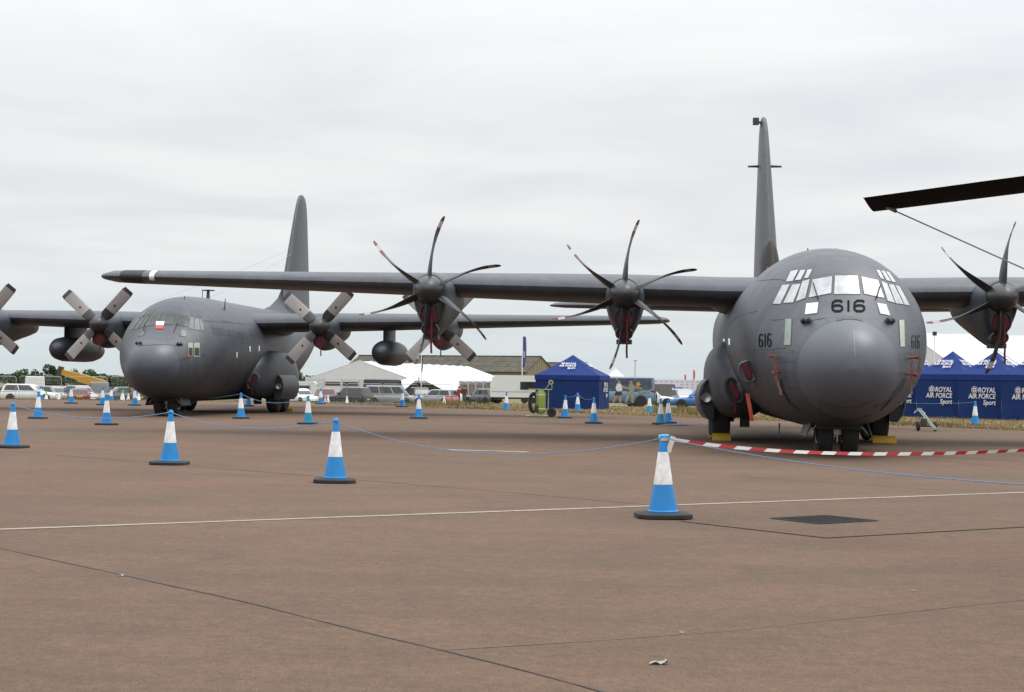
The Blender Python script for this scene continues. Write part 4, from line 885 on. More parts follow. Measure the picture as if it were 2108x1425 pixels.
gazebo(1180, 95, 3.75, 3.2, -.24, 'single blue gazebo standing apart between caravan and painted van', 1.95, 3.15, (('r', 0), ('r', 1), ('w', 1)))
GR = math.radians(-40)
for k, (px, dd, lb) in enumerate(((1880, 85.0, 'blue gazebo half hidden behind the numbered aircraft, left of the row'), (1962, 83.0, 'blue gazebo second in the row behind the tow bar trolley'), (2050, 81.0, 'blue gazebo third in the row under the propeller at right'), (2140, 79.0, 'blue gazebo at the far right edge of the row'))):
    gazebo(px, dd, 2.68, 2.8, GR, lb, 2.2, 3.4, (('r', 0), ('r', 1), ('w', 0)))
# ------------------------------------------------------------------ marquees
M_MARQ = mat('marquee_white', (.5, .51, .52), .55, var=.04, scale=1.5, bump=.15, bscale=2); M_GAB = mat('marquee_gable', (.6, .605, .605), .6, var=.05, scale=1)
M_DGLASS = mat('dark_glass', (.04, .045, .05), .08, var=.3, scale=2); M_ALU = mat('aluminium', (.55, .56, .57), .4, metal=.6)
def marquee(name, label, p, rz, hw, ev, pk, ln, bays, side_glass=False):
    g = thing(name, label, 'marquee', p, rz); st = ln / bays
    for i in range(bays):
        y0, y1 = i*st + .03, (i+1)*st - .03
        for sg in (-1, 1):
            mb = MB(); n = 4; rows = []
            for j in range(n+1):
                f = j/n
                for y, dp in ((y0, 0), ((y0+y1)/2, -.06), (y1, 0)): rows.append((sg*(hw + .15)*(1-f), y, ev - .05 + (pk-ev+.05)*f + dp))
            mb.add(rows, [(j*3+k, j*3+k+1, (j+1)*3+k+1, (j+1)*3+k) for j in range(n) for k in range(2)]); mb.build('roof_panel', M_MARQ, g, 60)
            if sg == 1 and side_glass:
                mb = MB(); mb.box((sg*hw, (y0+y1)/2, ev*.5), (.04, st - .3, ev - .5)); mb.build('window_panel', M_DGLASS, g, 0)
                mb = MB(); mb.box((sg*hw, (y0+y1)/2, ev - .12), (.06, st - .05, .3)); mb.build('wall_panel', M_MARQ, g, 0)
            else:
                mb = MB(); mb.add([(sg*hw, y0, 0), (sg*hw, y1, 0), (sg*hw, y1, ev), (sg*hw, y0, ev)], [(0,1,2,3)]); mb.build('wall_panel', M_MARQ, g, 0)
            mb = MB(); mb.box((sg*(hw + .04), i*st, ev/2), (.14, .14, ev)); mb.build('post', M_WHT, g, 0)
        mb = MB(); mb.tube([(-hw - .16, i*st, ev - .02), (0, i*st, pk + .03), (hw + .16, i*st, ev - .02)], .045, 6); mb.build('roof_rib', M_MARQ, g)
    mb = MB(); mb.add([(-hw, -.02, ev), (hw, -.02, ev), (0, -.02, pk)], [(0,1,2)]); mb.build('gable', M_GAB, g, 0)
    nb = 6; w_ = 2*hw/nb
    for k in range(nb):
        x = -hw + (k+.5)*w_; mb = MB(); mb.box((x, 0, ev/2), (w_ - .04, .05, ev - .02)); mb.build('wall_panel', M_MARQ if k not in (1, 4) else M_GAB, g, 0)
        if k in (1, 2): mb = MB(); mb.box((x, -.05, ev - .5), (w_*.86, .04, .45)); mb.build('window_panel', M_DGLASS, g, 0)
    return g
p = TP(741, 188); mq = marquee('marquee', 'large white marquee with grey gable behind the parked vans', p, -.191, 6.4, 2.75, 4.95, 58, 12, True)
p = D(1868, 108); p.z = -.3; marquee('marquee', 'white marquee roof behind the row of blue gazebos', p, -math.radians(70), 6.5, 2.6, 5.45, 42, 8)
# stretch canopy in front of the large marquee
cn = thing('awning', 'white stretch canopy with open brown side in front of the large marquee', 'awning', TP(885, 172)); mb = MB(); rows = []
bk = [(-3.2, 3, 2.6), (-1.2, 3, 3.0), (1.0, 3, 3.0), (3.0, 3, 2.7)]; md = [(-3.0, .5, 2.3), (-1.1, .5, 3.1), (1.0, .5, 2.6), (3.2, .5, 1.9)]; fr_ = [(-2.6, -1.8, 1.5), (-1.0, -2.2, 2.9), (1.0, -1.9, 1.9), (3.4, -1.6, .7)]
for L_ in (bk, md, fr_): rows += L_
mb.add(rows, [(j*4+i, j*4+i+1, (j+1)*4+i+1, (j+1)*4+i) for j in range(2) for i in range(3)]); mb.build('canopy', M_MARQ, cn, 60)
for x, y, z in ((-1.0, -2.2, 2.95), (3.3, -1.6, .8), (-2.6, -1.8, 1.5)): MB().cyl((x, y, 0), (x, y, z), .04).build('pole', M_DARKM, cn)
mb = MB(); mb.add([(-3, 2.2, 0), (2.6, 2.2, 0), (2.6, 2.2, 2.2), (-3, 2.2, 2.3)], [(0,1,2,3)]); mb.build('back_wall', mat('brown_canvas', (.1, .08, .055), .8), cn, 0)
# white peaked tent, far
pt = thing('peaked_tent', 'small white peaked tent top behind the painted van', 'tent', TP(1268, 190)); mb = MB(); rows = [[(x*(1-f)**1.6*2.6 , y*(1-f)**1.6*2.6, 2.2 + 2.35*f) for x, y in ((-1,-1),(1,-1),(1,1),(-1,1))] for f in (0, .2, .4, .6, .8, .97)]; mb.loft(rows); mb.build('roof', M_MARQ, pt, 20)
for i, (x, y) in enumerate(((-2.5,-2.5),(2.5,-2.5),(2.5,2.5),(-2.5,2.5))): MB().cyl((x, y, 0), (x, y, 2.25), .05).build('leg', M_ALU, pt)
# ------------------------------------------------------------------ barns
M_ROOF = mat('mossy_fibre_cement', (.085, .078, .055), .9, scale=.9, col2=(.033, .03, .02), fine=.45, stretch=(1.2, .5, 1)); M_CLAD = mat('tan_cladding', (.2, .175, .11), .8, var=.12, scale=1.3, stretch=(4, 4, .2))
def barn(label, p, rz, L_, hw, ev, pk):
    g = thing('barn', label, 'barn', p, rz); n = int(L_/2.2)
    for sg in (-1, 1):
        mb = MB(); mb.box((-L_/2, sg*hw, ev/2), (L_, .15, ev)); mb.build('wall', M_CLAD, g, 0)
    for i in range(n):
        x0, x1 = -L_*i/n, -L_*(i+1)/n
        for sg in (-1, 1):
            for j in range(3):
                f0, f1 = j/3 - .02, (j+1)/3; z = lambda f: ev - .15 + (pk-ev+.15)*f + .05; y = lambda f: sg*(hw + .35)*(1-f); mb = MB()
                mb.loft([[(x0 + .2*(i == 0), y(f0), z(f0) + .03), (x1, y(f0), z(f0) + .03), (x1, y(f0), z(f0) - .03), (x0 + .2*(i == 0), y(f0), z(f0) - .03)], [(x0 + .2*(i == 0), y(f1), z(f1) + .0), (x1, y(f1), z(f1)), (x1, y(f1), z(f1) - .05), (x0 + .2*(i == 0), y(f1), z(f1) - .05)]]); mb.build('roof_sheet', M_ROOF, g, 0)
    mb = MB(); mb.box((-L_/2, 0, pk + .06), (L_ + .3, .5, .12)); mb.build('ridge_cap', M_ROOF, g, 0)
    for x in (.02, -L_ - .02):
        mb = MB(); mb.add([(x, -hw, 0), (x, hw, 0), (x, hw, ev), (x, 0, pk), (x, -hw, ev)], [(0,1,2,3,4)]); mb.build('gable_wall', M_CLAD, g, 0)
    for k in range(12):
        y = -hw + (k+.5)*2*hw/12; h_ = ev + (pk-ev)*(1 - abs(y)/hw); mb = MB(); mb.box((.05, y, h_/2 - .1), (.05, .1, h_ - .2)); mb.build('cladding_rib', M_CLAD, g, 0)
    return g
p = TP(1113, 296); barn('tan barn with mossy grey corrugated roof behind the marquee', p, -.43, 38, 6.3, 5.0, 7.75)
p = TP(1208, 350); barn('second mossy barn roof peeping out behind the blue gazebo peak', p, -.43, 22, 5.5, 4.8, 7.4)
# ------------------------------------------------------------------ vehicles
def car_paint(name, c_, met=.25): return mat('paint_' + name, c_, .3, var=.04, scale=1, metal=met, coat=.7)
M_CGLASS = mat('car_glass', (.03, .035, .038), .05, var=.3, scale=1.5, spec=.7); M_RIM = mat('alloy_rim', (.42, .42, .43), .35, metal=.7); M_TAIL = mat('tail_lamp', (.35, .01, .012), .25); M_HEAD = mat('head_lamp', (.55, .56, .57), .12, metal=.3); M_PLY = mat('plate_yellow', (.55, .4, .03), .5); M_PLW = mat('plate_white', (.65, .65, .63), .5); M_TRIM = mat('bumper_trim', (.03, .03, .032), .6)
def vehicle(name, label, cat_, px, d, rz, col, kind='hatch', L=4.2, W_=1.78, H=1.48, p=None, boot=False, panel=False, group='vehicles parked beyond the grass'):
    p = p or TP(px, d); v = thing(name, label, cat_, p, rz, group); hl = L/2; hw = W_/2
    if kind == 'hatch': belt, hood, gb0, gb1, gt0, gt1, rearz = .6*H, .57*H, -.47, .2, -.36, .02, .58*H
    elif kind == 'estate': belt, hood, gb0, gb1, gt0, gt1, rearz = .62*H, .58*H, -.48, .2, -.42, .03, .6*H
    elif kind == 'saloon': belt, hood, gb0, gb1, gt0, gt1, rearz = .62*H, .58*H, -.34, .18, -.2, .02, .6*H
    else: belt, hood, gb0, gb1, gt0, gt1, rearz = .56*H, .52*H, -.49, .36, -.475, .22, .54*H
    rings = []
    for f, w, zb, zt in ((-.5, .86, .34, rearz*.86), (-.485, .94, .24, rearz*.97), (-.42, .99, .2, rearz), (gb0, 1, .19, max(rearz, belt*.99)), (-.1, 1.0, .19, belt), (gb1 - .02, 1.0, .19, belt*.985), (gb1 + .06, .99, .19, hood), (.4, .97, .2, hood*.93), (.475, .9, .23, hood*.8), (.497, .8, .3, hood*.66)):
        zc, h_ = (zb+zt)/2, (zt-zb)/2; rings.append([(f*L, y, zc + z) for y, z in sup(24, hw*w, h_, 5)])
    rings.sort(key=lambda r: r[0][0]); MB().loft(rings).build('body', col, v, 35)
    b0, b1, t0, t1 = gb0*L, gb1*L, gt0*L, gt1*L; wb, wt = hw*.95, hw*.78 if kind != 'van' else hw*.86; zb, zt = belt - .06, H
    rr = []
    for f, z in ((0, zb), (.5, zb + (zt-zb)*.5), (.88, zb + (zt-zb)*.92), (1, zt)):
        x0, x1, w = b0 + (t0-b0)*f, b1 + (t1-b1)*f, wb + (wt-wb)*f
        if f == 1: x0 += .12; x1 -= .15; w -= .1
        rr.append([(x0, -w*.92, z), (x0 + .08, -w, z), (x1 - .12, -w, z), (x1, -w*.9, z), (x1, w*.9, z), (x1 - .12, w, z), (x0 + .08, w, z), (x0, w*.92, z)])
    MB().loft(rr, False, True).build('roof', col, v, 40)
    def lerp2(f): return b0 + (t0-b0)*f, b1 + (t1-b1)*f, wb + (wt-wb)*f, zb + (zt-zb)*f
    xa0, xa1, wa, za = lerp2(.16); xc0, xc1, wc, zc = lerp2(.85)
    def pane(nm, q, m=M_CGLASS): mb = MB(); mb.add(q, [(0,1,2,3)]); mb.build(nm, m, v, 0)
    pane('windscreen', [(xa1 + .012, -wa*.86, za), (xa1 + .012, wa*.86, za), (xc1 + .012, wc*.84, zc), (xc1 + .012, -wc*.84, zc)])
    if not (kind == 'van' and panel): pane('rear_window', [(xa0 - .012, -wa*.84, za), (xa0 - .012, wa*.84, za), (xc0 - .012, wc*.82, zc), (xc0 - .012, -wc*.82, zc)])
    nsp = [(.03, .47), (.5, .95)] if kind != 'van' else ([(.02, .32), (.35, .66), (.69, .95)] if not panel else [(.72, .95)])
    for sg in (-1, 1):
        for a, b in nsp:
            X = lambda x0, x1, t_: x0 + .12 + (x1 - x0 - .28)*t_
            pane('side_window', [(X(xa0, xa1, a), sg*(wa + .01), za), (X(xa0, xa1, b), sg*(wa + .01), za), (X(xc0, xc1, b), sg*(wc + .01), zc), (X(xc0, xc1, a), sg*(wc + .01), zc)])
        MB().box((b1 - .25, sg*(hw + .08), belt + .06), (.12, .16, .12)).build('mirror', col, v, 0)
        for f in (-.31, .3):
            r_ = .33 if kind != 'van' else .35; wh = MB().lathe([(.2, -.1), (r_*.93, -.1), (r_, -.06), (r_, .06), (r_*.93, .1), (.2, .1)], 'Y', 24, (f*L, sg*(hw - .085), r_)).build('wheel', M_TYRE, v)
            mb = MB(); mb.lathe([(.02, .085), (.06, .095), (.07, .07), (r_*.68, .09), (r_*.7, .06)] if sg > 0 else [(.02, -.085), (.06, -.095), (.07, -.07), (r_*.68, -.09), (r_*.7, -.06)], 'Y', 20, (f*L, sg*(hw - .08), r_)); mb.build('rim', M_RIM, wh)
            mb = MB(); mb.lathe([(r_*1.13, -.01), (r_*1.13, .012)] if sg > 0 else [(r_*1.13, .01), (r_*1.13, -.012)], 'Y', 24, (f*L, sg*(hw - .012), r_ + .01)); mb.build('wheel_arch', M_TRIM, v, 0)
        MB().box((.462*L, sg*hw*.66, hood*.74), (.22, hw*.42, .14), Matrix.Rotation(-sg*.35, 3, 'Z')).build('headlight', M_HEAD, v, 0)
        MB().box((-.478*L, sg*hw*.78, rearz*.82 if kind != 'van' else belt*.85), (.14, hw*.28, .2 if kind != 'van' else .45)).build('tail_light', M_TAIL, v, 0)
    MB().box((-.499*L, 0, .55), (.02, .52, .12)).build('number_plate', M_PLY, v, 0); MB().box((.499*L, 0, .42), (.03, .52, .12)).build('number_plate', M_PLW, v, 0)
    MB().box((.49*L, 0, .3), (.08, W_*.8, .16)).build('front_grille', M_TRIM, v, 0); MB().box((-.495*L, 0, .32), (.06, W_*.8, .14)).build('rear_bumper', M_TRIM, v, 0)
    for sg in (-1, 1): MB().box((-.02*L, sg*(hw + .002), .26), (L*.42, .03, .1)).build('sill', M_TRIM, v, 0)
    return v
SILV, WHITE, BLACK, DGREY, REDC, BLUEC = car_paint('silver', (.25, .26, .27)), car_paint('white', (.62, .63, .62), 0), car_paint('black', (.018, .018, .02)), car_paint('slate', (.085, .095, .115)), car_paint('red', (.2, .018, .02)), car_paint('blue', (.03, .14, .36))
V = vehicle; SIDE = 0.0
V('parked_car', 'white estate car seen side-on at the far left behind the fence', 'car', 66, 133, .03, WHITE, 'estate', 4.7, 1.8, 1.5)
V('parked_van', 'tall white panel van seen from behind at far left', 'van', 73, 162, PI/2 + .29, WHITE, 'van', 5.6, 2.05, 2.55, panel=True)
V('parked_car', 'silver hatchback between the white estate car and the white van', 'car', 116, 146, -.5, SILV, 'hatch'); V('parked_car', 'white hatchback with dark windows beside the red barrier at left', 'car', 143, 152, 2.6, WHITE, 'hatch', 4.3)
V('parked_car', 'silver car facing the apron with large windscreen left of the black van', 'car', 170, 146, -.85, SILV, 'hatch', 4.3, 1.8, 1.55); V('parked_van', 'black van facing the apron among the parked cars at left', 'van', 207, 158, -PI/2 + .27, BLACK, 'van', 4.9, 1.92, 1.98)
V('parked_car', 'dark grey saloon right of the black van', 'car', 245, 150, -2.7, DGREY, 'saloon', 4.5); V('parked_car', 'black car showing a yellow number plate behind the darker aircraft nose', 'car', 292, 148, PI/2 + .2, BLACK, 'hatch', 4.3, 1.82, 1.6)
V('parked_car', 'dark estate car in the back row at the far left edge', 'car', 38, 176, .1, BLACK, 'estate', 4.7); V('parked_car', 'dark hatchback in the back row behind the silver cars at left', 'car', 140, 178, .2, DGREY, 'estate', 4.6, 1.8, 1.65)
V('parked_car', 'red hatchback low between the silver cars and the fence', 'car', 164, 138, PI/2 + .3, REDC, 'hatch', 3.9, 1.75, 1.2); V('parked_car', 'dark car in the back row right of the darker aircraft nose gear', 'car', 318, 165, .2, DGREY, 'hatch')
V('parked_car', 'white car half hidden behind the darker aircraft main wheels', 'car', 622, 150, -.9, WHITE, 'hatch', 4.2); V('parked_car', 'dark red car with its rear to the apron near the marquee', 'car', 668, 165, PI/2 + .35, REDC, 'hatch', 4.2, 1.78, 1.62)
V('parked_car', 'black sport utility car left of the silver van', 'car', 720, 156, PI - .5, BLACK, 'estate', 4.5, 1.85, 1.7); V('parked_van', 'silver passenger van with side windows below the underwing tank', 'van', 806, 160, .03, SILV, 'van', 5.1, 1.92, 1.92)
V('parked_van', 'tall black van behind the silver passenger van', 'van', 802, 176, .0, BLACK, 'van', 5.6, 2.0, 2.75, panel=True); V('parked_car', 'black four wheel drive car under the white canopy', 'car', 868, 168, -1.3, BLACK, 'estate', 4.4, 1.85, 1.85)
V('parked_car', 'silver estate car right of the silver passenger van', 'car', 897, 152, PI - .4, SILV, 'estate', 4.3, 1.75, 1.5); V('parked_car', 'white car behind the orange barrier by the canopy', 'car', 936, 160, .35, WHITE, 'hatch', 4.1)
V('parked_car', 'slate blue hatchback beside the white caravan', 'car', 994, 150, PI - .75, DGREY, 'hatch', 3.8, 1.68, 1.45); V('parked_car', 'bright blue hatchback beside the numbered aircraft gear door', 'car', 1441, 118, PI - .2, BLUEC, 'hatch', 4.1, 1.76, 1.5)
V('parked_car', 'silver car behind the bright blue hatchback', 'car', 1408, 138, -1.2, SILV, 'estate', 4.2, 1.8, 1.6); V('parked_car', 'white car bonnet right of the painted van', 'car', 1338, 121, .1, WHITE, 'hatch', 3.9)
# painted van
pv = V('parked_van', 'van painted with sports figures on pale blue beside the single gazebo', 'van', 1269, 108, PI - .02, mat('van_blue_print', (.16, .24, .31), .3, scale=.6, col2=(.08, .14, .21), coat=.5), 'van', 5.2, 1.92, 1.97)
M_VD = mat('van_print_dark', (.05, .075, .11), .3, var=.4, scale=3, coat=.4); M_F1, M_F2, M_F3, M_F4 = mat('print_navy', (.03, .03, .06)), mat('print_skin', (.3, .2, .15)), mat('print_white', (.6, .62, .62)), mat('print_camo', (.22, .26, .2), .5, var=.4, scale=9)
def vp(pts, m, k=0): mb = MB(); mb.add([(x, .975 + .004*k, z) for x, z in pts], [tuple(range(len(pts)))]); mb.build('van_print', m, pv, 0)
vp([(-2.2, 1.18), (2.5, 1.1), (2.5, 1.72), (-2.05, 1.78)], M_VD, 1)
def fig(x, m1, m2, m3):
    vp([(x-.12, 1.5), (x+.1, 1.52), (x+.22, 1.2), (x+.12, .95), (x-.2, .98), (x-.25, 1.25)], m1, 2); vp([(x-.18, 1.0), (x+.2, .98), (x+.3, .72), (x-.22, .72)], m2, 3); vp([(x+.06, .74), (x+.3, .74), (x+.42, .25), (x+.28, .25)], m3, 2); vp([(x-.2, .74), (x+.0, .74), (x-.02, .25), (x-.18, .25)], m3, 2)
    vp([(x + .0 + .1*math.cos(a), 1.6 + .12*math.sin(a)) for a in [2*PI*i/12 for i in range(12)]], M_F2, 3); vp([(x-.2, 1.38), (x-.75, 1.22), (x-.75, 1.12), (x-.2, 1.2)], M_F2, 4)
fig(-.15, M_F3, M_F1, M_F2); fig(-.95, M_F4, M_F4, M_F4)
vp([(-1.25, 1.45), (-1.42, 1.66), (-1.6, 1.45), (-1.42, 1.3)], mat('print_gold', (.45, .3, .05)), 3); vp([(-1.35, .98), (-1.7, 1.08), (-2.2, 1.04), (-2.4, .95), (-1.5, .88)], M_F4, 2)
# caravan trailers
def caravan(label, px, d, rz, L_, H, win):
    g = thing('caravan', label, 'caravan', TP(px, d), rz, 'white caravans'); hl = L_/2
    prof = [(-hl, .55), (-hl - .05, 1.2), (-hl + .12, H - .25), (-hl + .4, H), (hl - .4, H), (hl - .1, H - .3), (hl, 1.2), (hl, .55)]
    MB().loft([[(x*k, y, z) for x, z in prof] for y, k in ((-1.12, .985), (-1.08, 1), (1.08, 1), (1.12, .985))]).build('body', WHITE, g, 30)
    for x in win:
        f_ = MB().box((x, -1.13, 1.62), (1.6, .04, .72)).build('window_frame', M_TRIM, g, 0); MB().box((x, -1.16, 1.62), (1.48, .02, .6)).build('pane', M_CGLASS, f_, 0)
    MB().box((0, -1.128, 1.05), (L_*.96, .012, .03)).build('trim_line', M_TRIM, g, 0); MB().box((0, 0, .48), (L_*.9, 1.9, .16)).build('chassis', M_TRIM, g, 0)
    MB().box((-hl - .03, -.9, 1.1), (.06, .14, .9)).build('tail_light', M_TAIL, g, 0)
    for x in (-.4, .4):
        w_ = MB().lathe([(.15, -.09), (.3, -.1), (.33, 0), (.3, .1), (.15, .09)], 'Y', 20, (x, -1.0, .33)).build('wheel', M_TYRE, g); MB().lathe([(.02, -.08), (.16, -.09), (.16, 0)], 'Y', 14, (x, -1.0, .33)).build('rim', M_RIM, w_)
caravan('white caravan with one dark window partly behind the single gazebo', 1090, 148, 0, 7.0, 2.55, (.0,)); caravan('small white caravan behind the darker aircraft main gear', 615, 180, 0, 4.5, 2.45, (.6,))
# grey box trailer
bt = thing('box_trailer', 'dark grey box trailer in front of the sponsor board', 'trailer', TP(1362, 128)); MB().box((0, 0, 1.15), (1.5, 2.2, 1.4)).build('box', mat('trailer_grey', (.13, .13, .13), .6), bt, 0)
for y in (-.9, .9): MB().lathe([(.1, -.08), (.28, -.08), (.3, 0), (.28, .08), (.1, .08)], 'Y', 18, (0, y, .3)).build('wheel', M_TYRE, bt)
# ------------------------------------------------------------------ sponsor board, banners, flags, lamp post
sb = thing('sponsor_board', 'long white board with rows of small sponsor names', 'board', TP(1394, 170)); MB().box((0, 0, 2.15), (5.1, .1, 1.3)).build('panel', mat('board_lilac', (.58, .58, .66), .5, var=.04), sb, 0)
for x in (-2.4, -.8, .8, 2.4): MB().cyl((x, .1, 0), (x, .1, 2.7), .05).build('post', M_ALU, sb)
M_INK = mat('ink_grey', (.2, .2, .26), .6)
for r_ in range(3):
    for k in range(9):
        if r_ > 0 and k == 4: continue
        mb = MB(); w_ = random.uniform(.2, .36); mb.box((-2.2 + k*.55, -.055, 2.58 - r_*.3), (w_, .01, .07)); mb.build('sponsor_print', M_INK, sb, 0)
mb = MB(); mb.box((.15, -.055, 1.95), (.75, .01, .13)); mb.box((.15, -.055, 1.75), (.5, .01, .08)); mb.build('sponsor_print', M_INK, sb, 0)
M_PURP = mat('banner_purple', (.1, .1, .3), .6)
for px, d, w_, h_, lb in ((1382, 150, .78, 1.75, 'purple upright banner below the sponsor board'), (1341, 165, .3, 1.9, 'narrow purple banner at the left end of the sponsor board')):
    b_ = thing('banner', lb, 'banner', TP(px, d)); z0 = .35 if px > 1350 else 1.0; MB().box((0, 0, z0 + h_/2), (w_, .05, h_)).build('panel', M_PURP, b_, 0); MB().box((0, 0, .2), (w_*.9, .4, .4)).build('stand', M_ALU, b_, 0)
    MB().box((0, -.03, z0 + h_*.8), (w_*.6, .01, .12)).build('print', M_LET, b_, 0)
def flag(px, d, h, fh, fw, m, label, pole=M_WHT, lean=0):
    f_ = thing('feather_flag', label, 'flag', TP(px, d)); MB().tube([(0, 0, 0), (0, 0, h*.6), (lean*.3, 0, h)], [.05, .045, .03], 8).build('pole', pole, f_); mb = MB(); rows = []
    for j in range(9):
        t_ = j/8; z = h - .1 - fh*t_; w_ = fw*(.75 + .25*math.sin(t_*2.5)) * (1 - .55*t_**3)
        for i in range(5): rows.append((.05 + lean*.3*(1-t_) + w_*i/4, .06*math.sin(i*1.4 + j*.6), z - .06*i/4))
    mb.add(rows, [(j*5+i, j*5+i+1, (j+1)*5+i+1, (j+1)*5+i) for j in range(8) for i in range(4)]); mb.build('cloth', m, f_, 60); return f_
fa = flag(1075.5, 152, 6.4, 2.9, .36, mat('flag_blue', (.055, .06, .2), .7), 'blue feather flag on a white pole above the caravan'); vs_, fs = text_mesh('RAF', bold=.01)
mb = MB(); mb.add([(.24 - v.y*.2, -.09, 4.3 + v.x*.35) for v in vs_], fs); mb.build('lettering', M_LET, fa, 0)
flag(868, 165, 5.2, 1.7, .12, mat('flag_blue', (.055, .06, .2)), 'narrow blue flag on a thin pole in front of the marquee roof'); flag(1409, 210, 4.0, .9, .25, mat('flag_red2', (.55, .1, .07), .7), 'shorter red feather flag above the sponsor board'); flag(1427, 210, 4.6, 1.3, .28, mat('flag_red2', (.55, .1, .07), .7), 'taller red feather flag above the sponsor board')
M_GALV0 = mat('galvanised', (.25, .26, .26), .5, metal=.3)
lp = thing('lamp_post', 'slim grey lamp post rising behind the painted van', 'lamp post', TP(1308, 230)); MB().cyl((0, 0, 0), (0, 0, 6.0), .07, .05).build('pole', mat('galvanised', (.25, .26, .26), .5, metal=.3), lp); MB().box((0, 0, 6.03), (.5, .3, .1)).build('lamp_head', mat('galvanised', (.3, .3, .3)), lp, 0)
fl = thing('floodlight', 'small dark floodlight box on a thin pole above the right marquee roof', 'floodlight', TP(1924, 98)); MB().cyl((0, 0, 0), (0, 0, 4.9), .025).build('pole', M_WHT, fl); MB().box((0, 0, 5.0), (.22, .2, .24)).build('lamp_box', mat('navy_box', (.02, .025, .05), .5), fl, 0)
rp = thing('rusty_post', 'thin rusty post standing left of the darker aircraft nose', 'post', TP(266, 120)); MB().tube([(0, 0, 0), (.1, 0, 1.72)], .05, 8).build('pole', mat('rust', (.13, .045, .025), .9, var=.3, scale=8), rp)
# orange barrier mesh, red jacket sign
ob = thing('orange_barrier', 'orange mesh barrier in front of the white car by the canopy', 'barrier', TP(931, 146)); M_OBR = mat('orange_mesh', (.6, .09, .045), .6)
for k in range(9): MB().box((-.62 + k*.155, 0, .4), (.05, .03, .8)).build('slat', M_OBR, ob, 0)
for z in (.1, .42, .78): MB().box((0, .03, z), (1.35, .03, .08)).build('rail', M_OBR, ob, 0)
# ------------------------------------------------------------------ site fence panels
M_GALV = mat('galvanised_tube', (.36, .37, .37), .45, metal=.4)
def fence_panel(a, b, label, proto=[]):
    rz = math.atan2(b.y - a.y, b.x - a.x); w = (b - a).length
    f_ = thing('fence_panel', label, 'fence panel', ((a+b)/2), rz, 'wire fence panels before the car park')
    if not proto:
        h = 1.7; mb = MB(); mb.tube([(-h, 0, .1), (-h, 0, 1.85), (-h + .12, 0, 2.0), (h - .12, 0, 2.0), (h, 0, 1.85), (h, 0, .1)], .021, 8); mb.tube([(-h, 0, .2), (h, 0, .2)], .016, 6); proto.append(mb.build('frame', M_GALV, f_, 60))
        mb = MB()
        for k in range(27): x = -h + .06 + k*(2*h - .12)/26; mb.box((x, 0, 1.1), (.006, .006, 1.78))
        for k in range(8): mb.box((0, .004, .25 + k*.24), (2*h, .006, .006))
        proto.append(structure(mb.build('wire_mesh', M_GALV, f_, 0), 'stuff')); mb = MB()
        proto.append(MB().box((h, 0, .06), (.2, .6, .12)).build('foot', M_BLK, f_, 0))
    else:
        for q in proto: c_ = q.copy(); COL.objects.link(c_); c_.parent = f_
def fence_run(p0, p1, n, words):
    for i in range(n): a, b = p0.lerp(p1, i/n), p0.lerp(p1, (i+1)/n); a.z = tz(a.x, a.y); b.z = tz(b.x, b.y); fence_panel(a, b, words[i])
O_ = ['first', 'second', 'third', 'fourth', 'fifth', 'sixth', 'seventh']
fence_run(D(-55, 126), D(415, 124), 5, [f'{o} wire fence panel from the left, before the parked cars' for o in O_[:5]])
fence_run(D(563, 150), D(862, 154), 4, [f'wire fence panel before the marquee, {o} from the left' for o in O_[:4]])
fence_run(D(862, 154), D(1010, 158), 2, ['wire fence panel left of the orange barrier and canopy', 'wire fence panel before the marquee windows'])
# ------------------------------------------------------------------ crane
M_CRY = mat('crane_yellow', (.45, .24, .01), .45, var=.1, scale=2); p = TP(215, 205); cr_ = thing('mobile_crane', 'yellow mobile crane with its boom lying low above the parked cars', 'crane', p)
def pz(px, py, d): q = EYE + pray(px, py) * (d / pray(px, py).y); return q - p
b0_, b1_ = pz(128, 766, 205), pz(212, 791, 205); d = (b1_ - b0_); mb = MB(); nrm = Vector((-d.z, 0, d.x)).normalized()
mb.loft([[b0_ + nrm*k*.34 + Vector((0, y, 0)) for k, y in ((-1, -.35), (1, -.35), (1, .35), (-1, .35))], [b0_.lerp(b1_, .45) + nrm*k*.44 + Vector((0, y, 0)) for k, y in ((-1, -.4), (1, -.4), (1, .4), (-1, .4))]]); mb.build('boom', M_CRY, cr_, 0)
mb = MB(); mb.loft([[b0_.lerp(b1_, .42) + nrm*k + Vector((0, y, 0)) for k, y in ((-.62, -.45), (.48, -.45), (.48, .45), (-.62, .45))], [b0_.lerp(b1_, 1.05) + nrm*k + Vector((0, y, 0)) for k, y in ((-.5, -.5), (.5, -.5), (.5, .5), (-.5, .5))]]); mb.build('boom_base', M_CRY, cr_, 0)
mb = MB(); mb.box(b0_ + Vector((-.25, 0, .1)), (.55, .8, 1.2), Matrix.Rotation(.25, 3, 'Y')); mb.build('boom_head', M_DARKM, cr_, 0)
mb = MB(); mb.box((-.6, 0, .8), (5.4, 2.4, .5)); mb.box((-.6, 0, 1.3), (2.2, 2.3, .5)); mb.build('carrier', M_CRY, cr_, 0); MB().box((-2.4, -.6, 1.4), (1.0, 1, .8)).build('cab', M_CGLASS, cr_, 0)
for x in (-2.8, -1.6, .4, 1.5):
    for y in (-1.1, 1.1): MB().lathe([(.2, -.18), (.5, -.18), (.55, 0), (.5, .18), (.2, .18)], 'Y', 18, (x, y, .55)).build('wheel', M_TYRE, cr_)
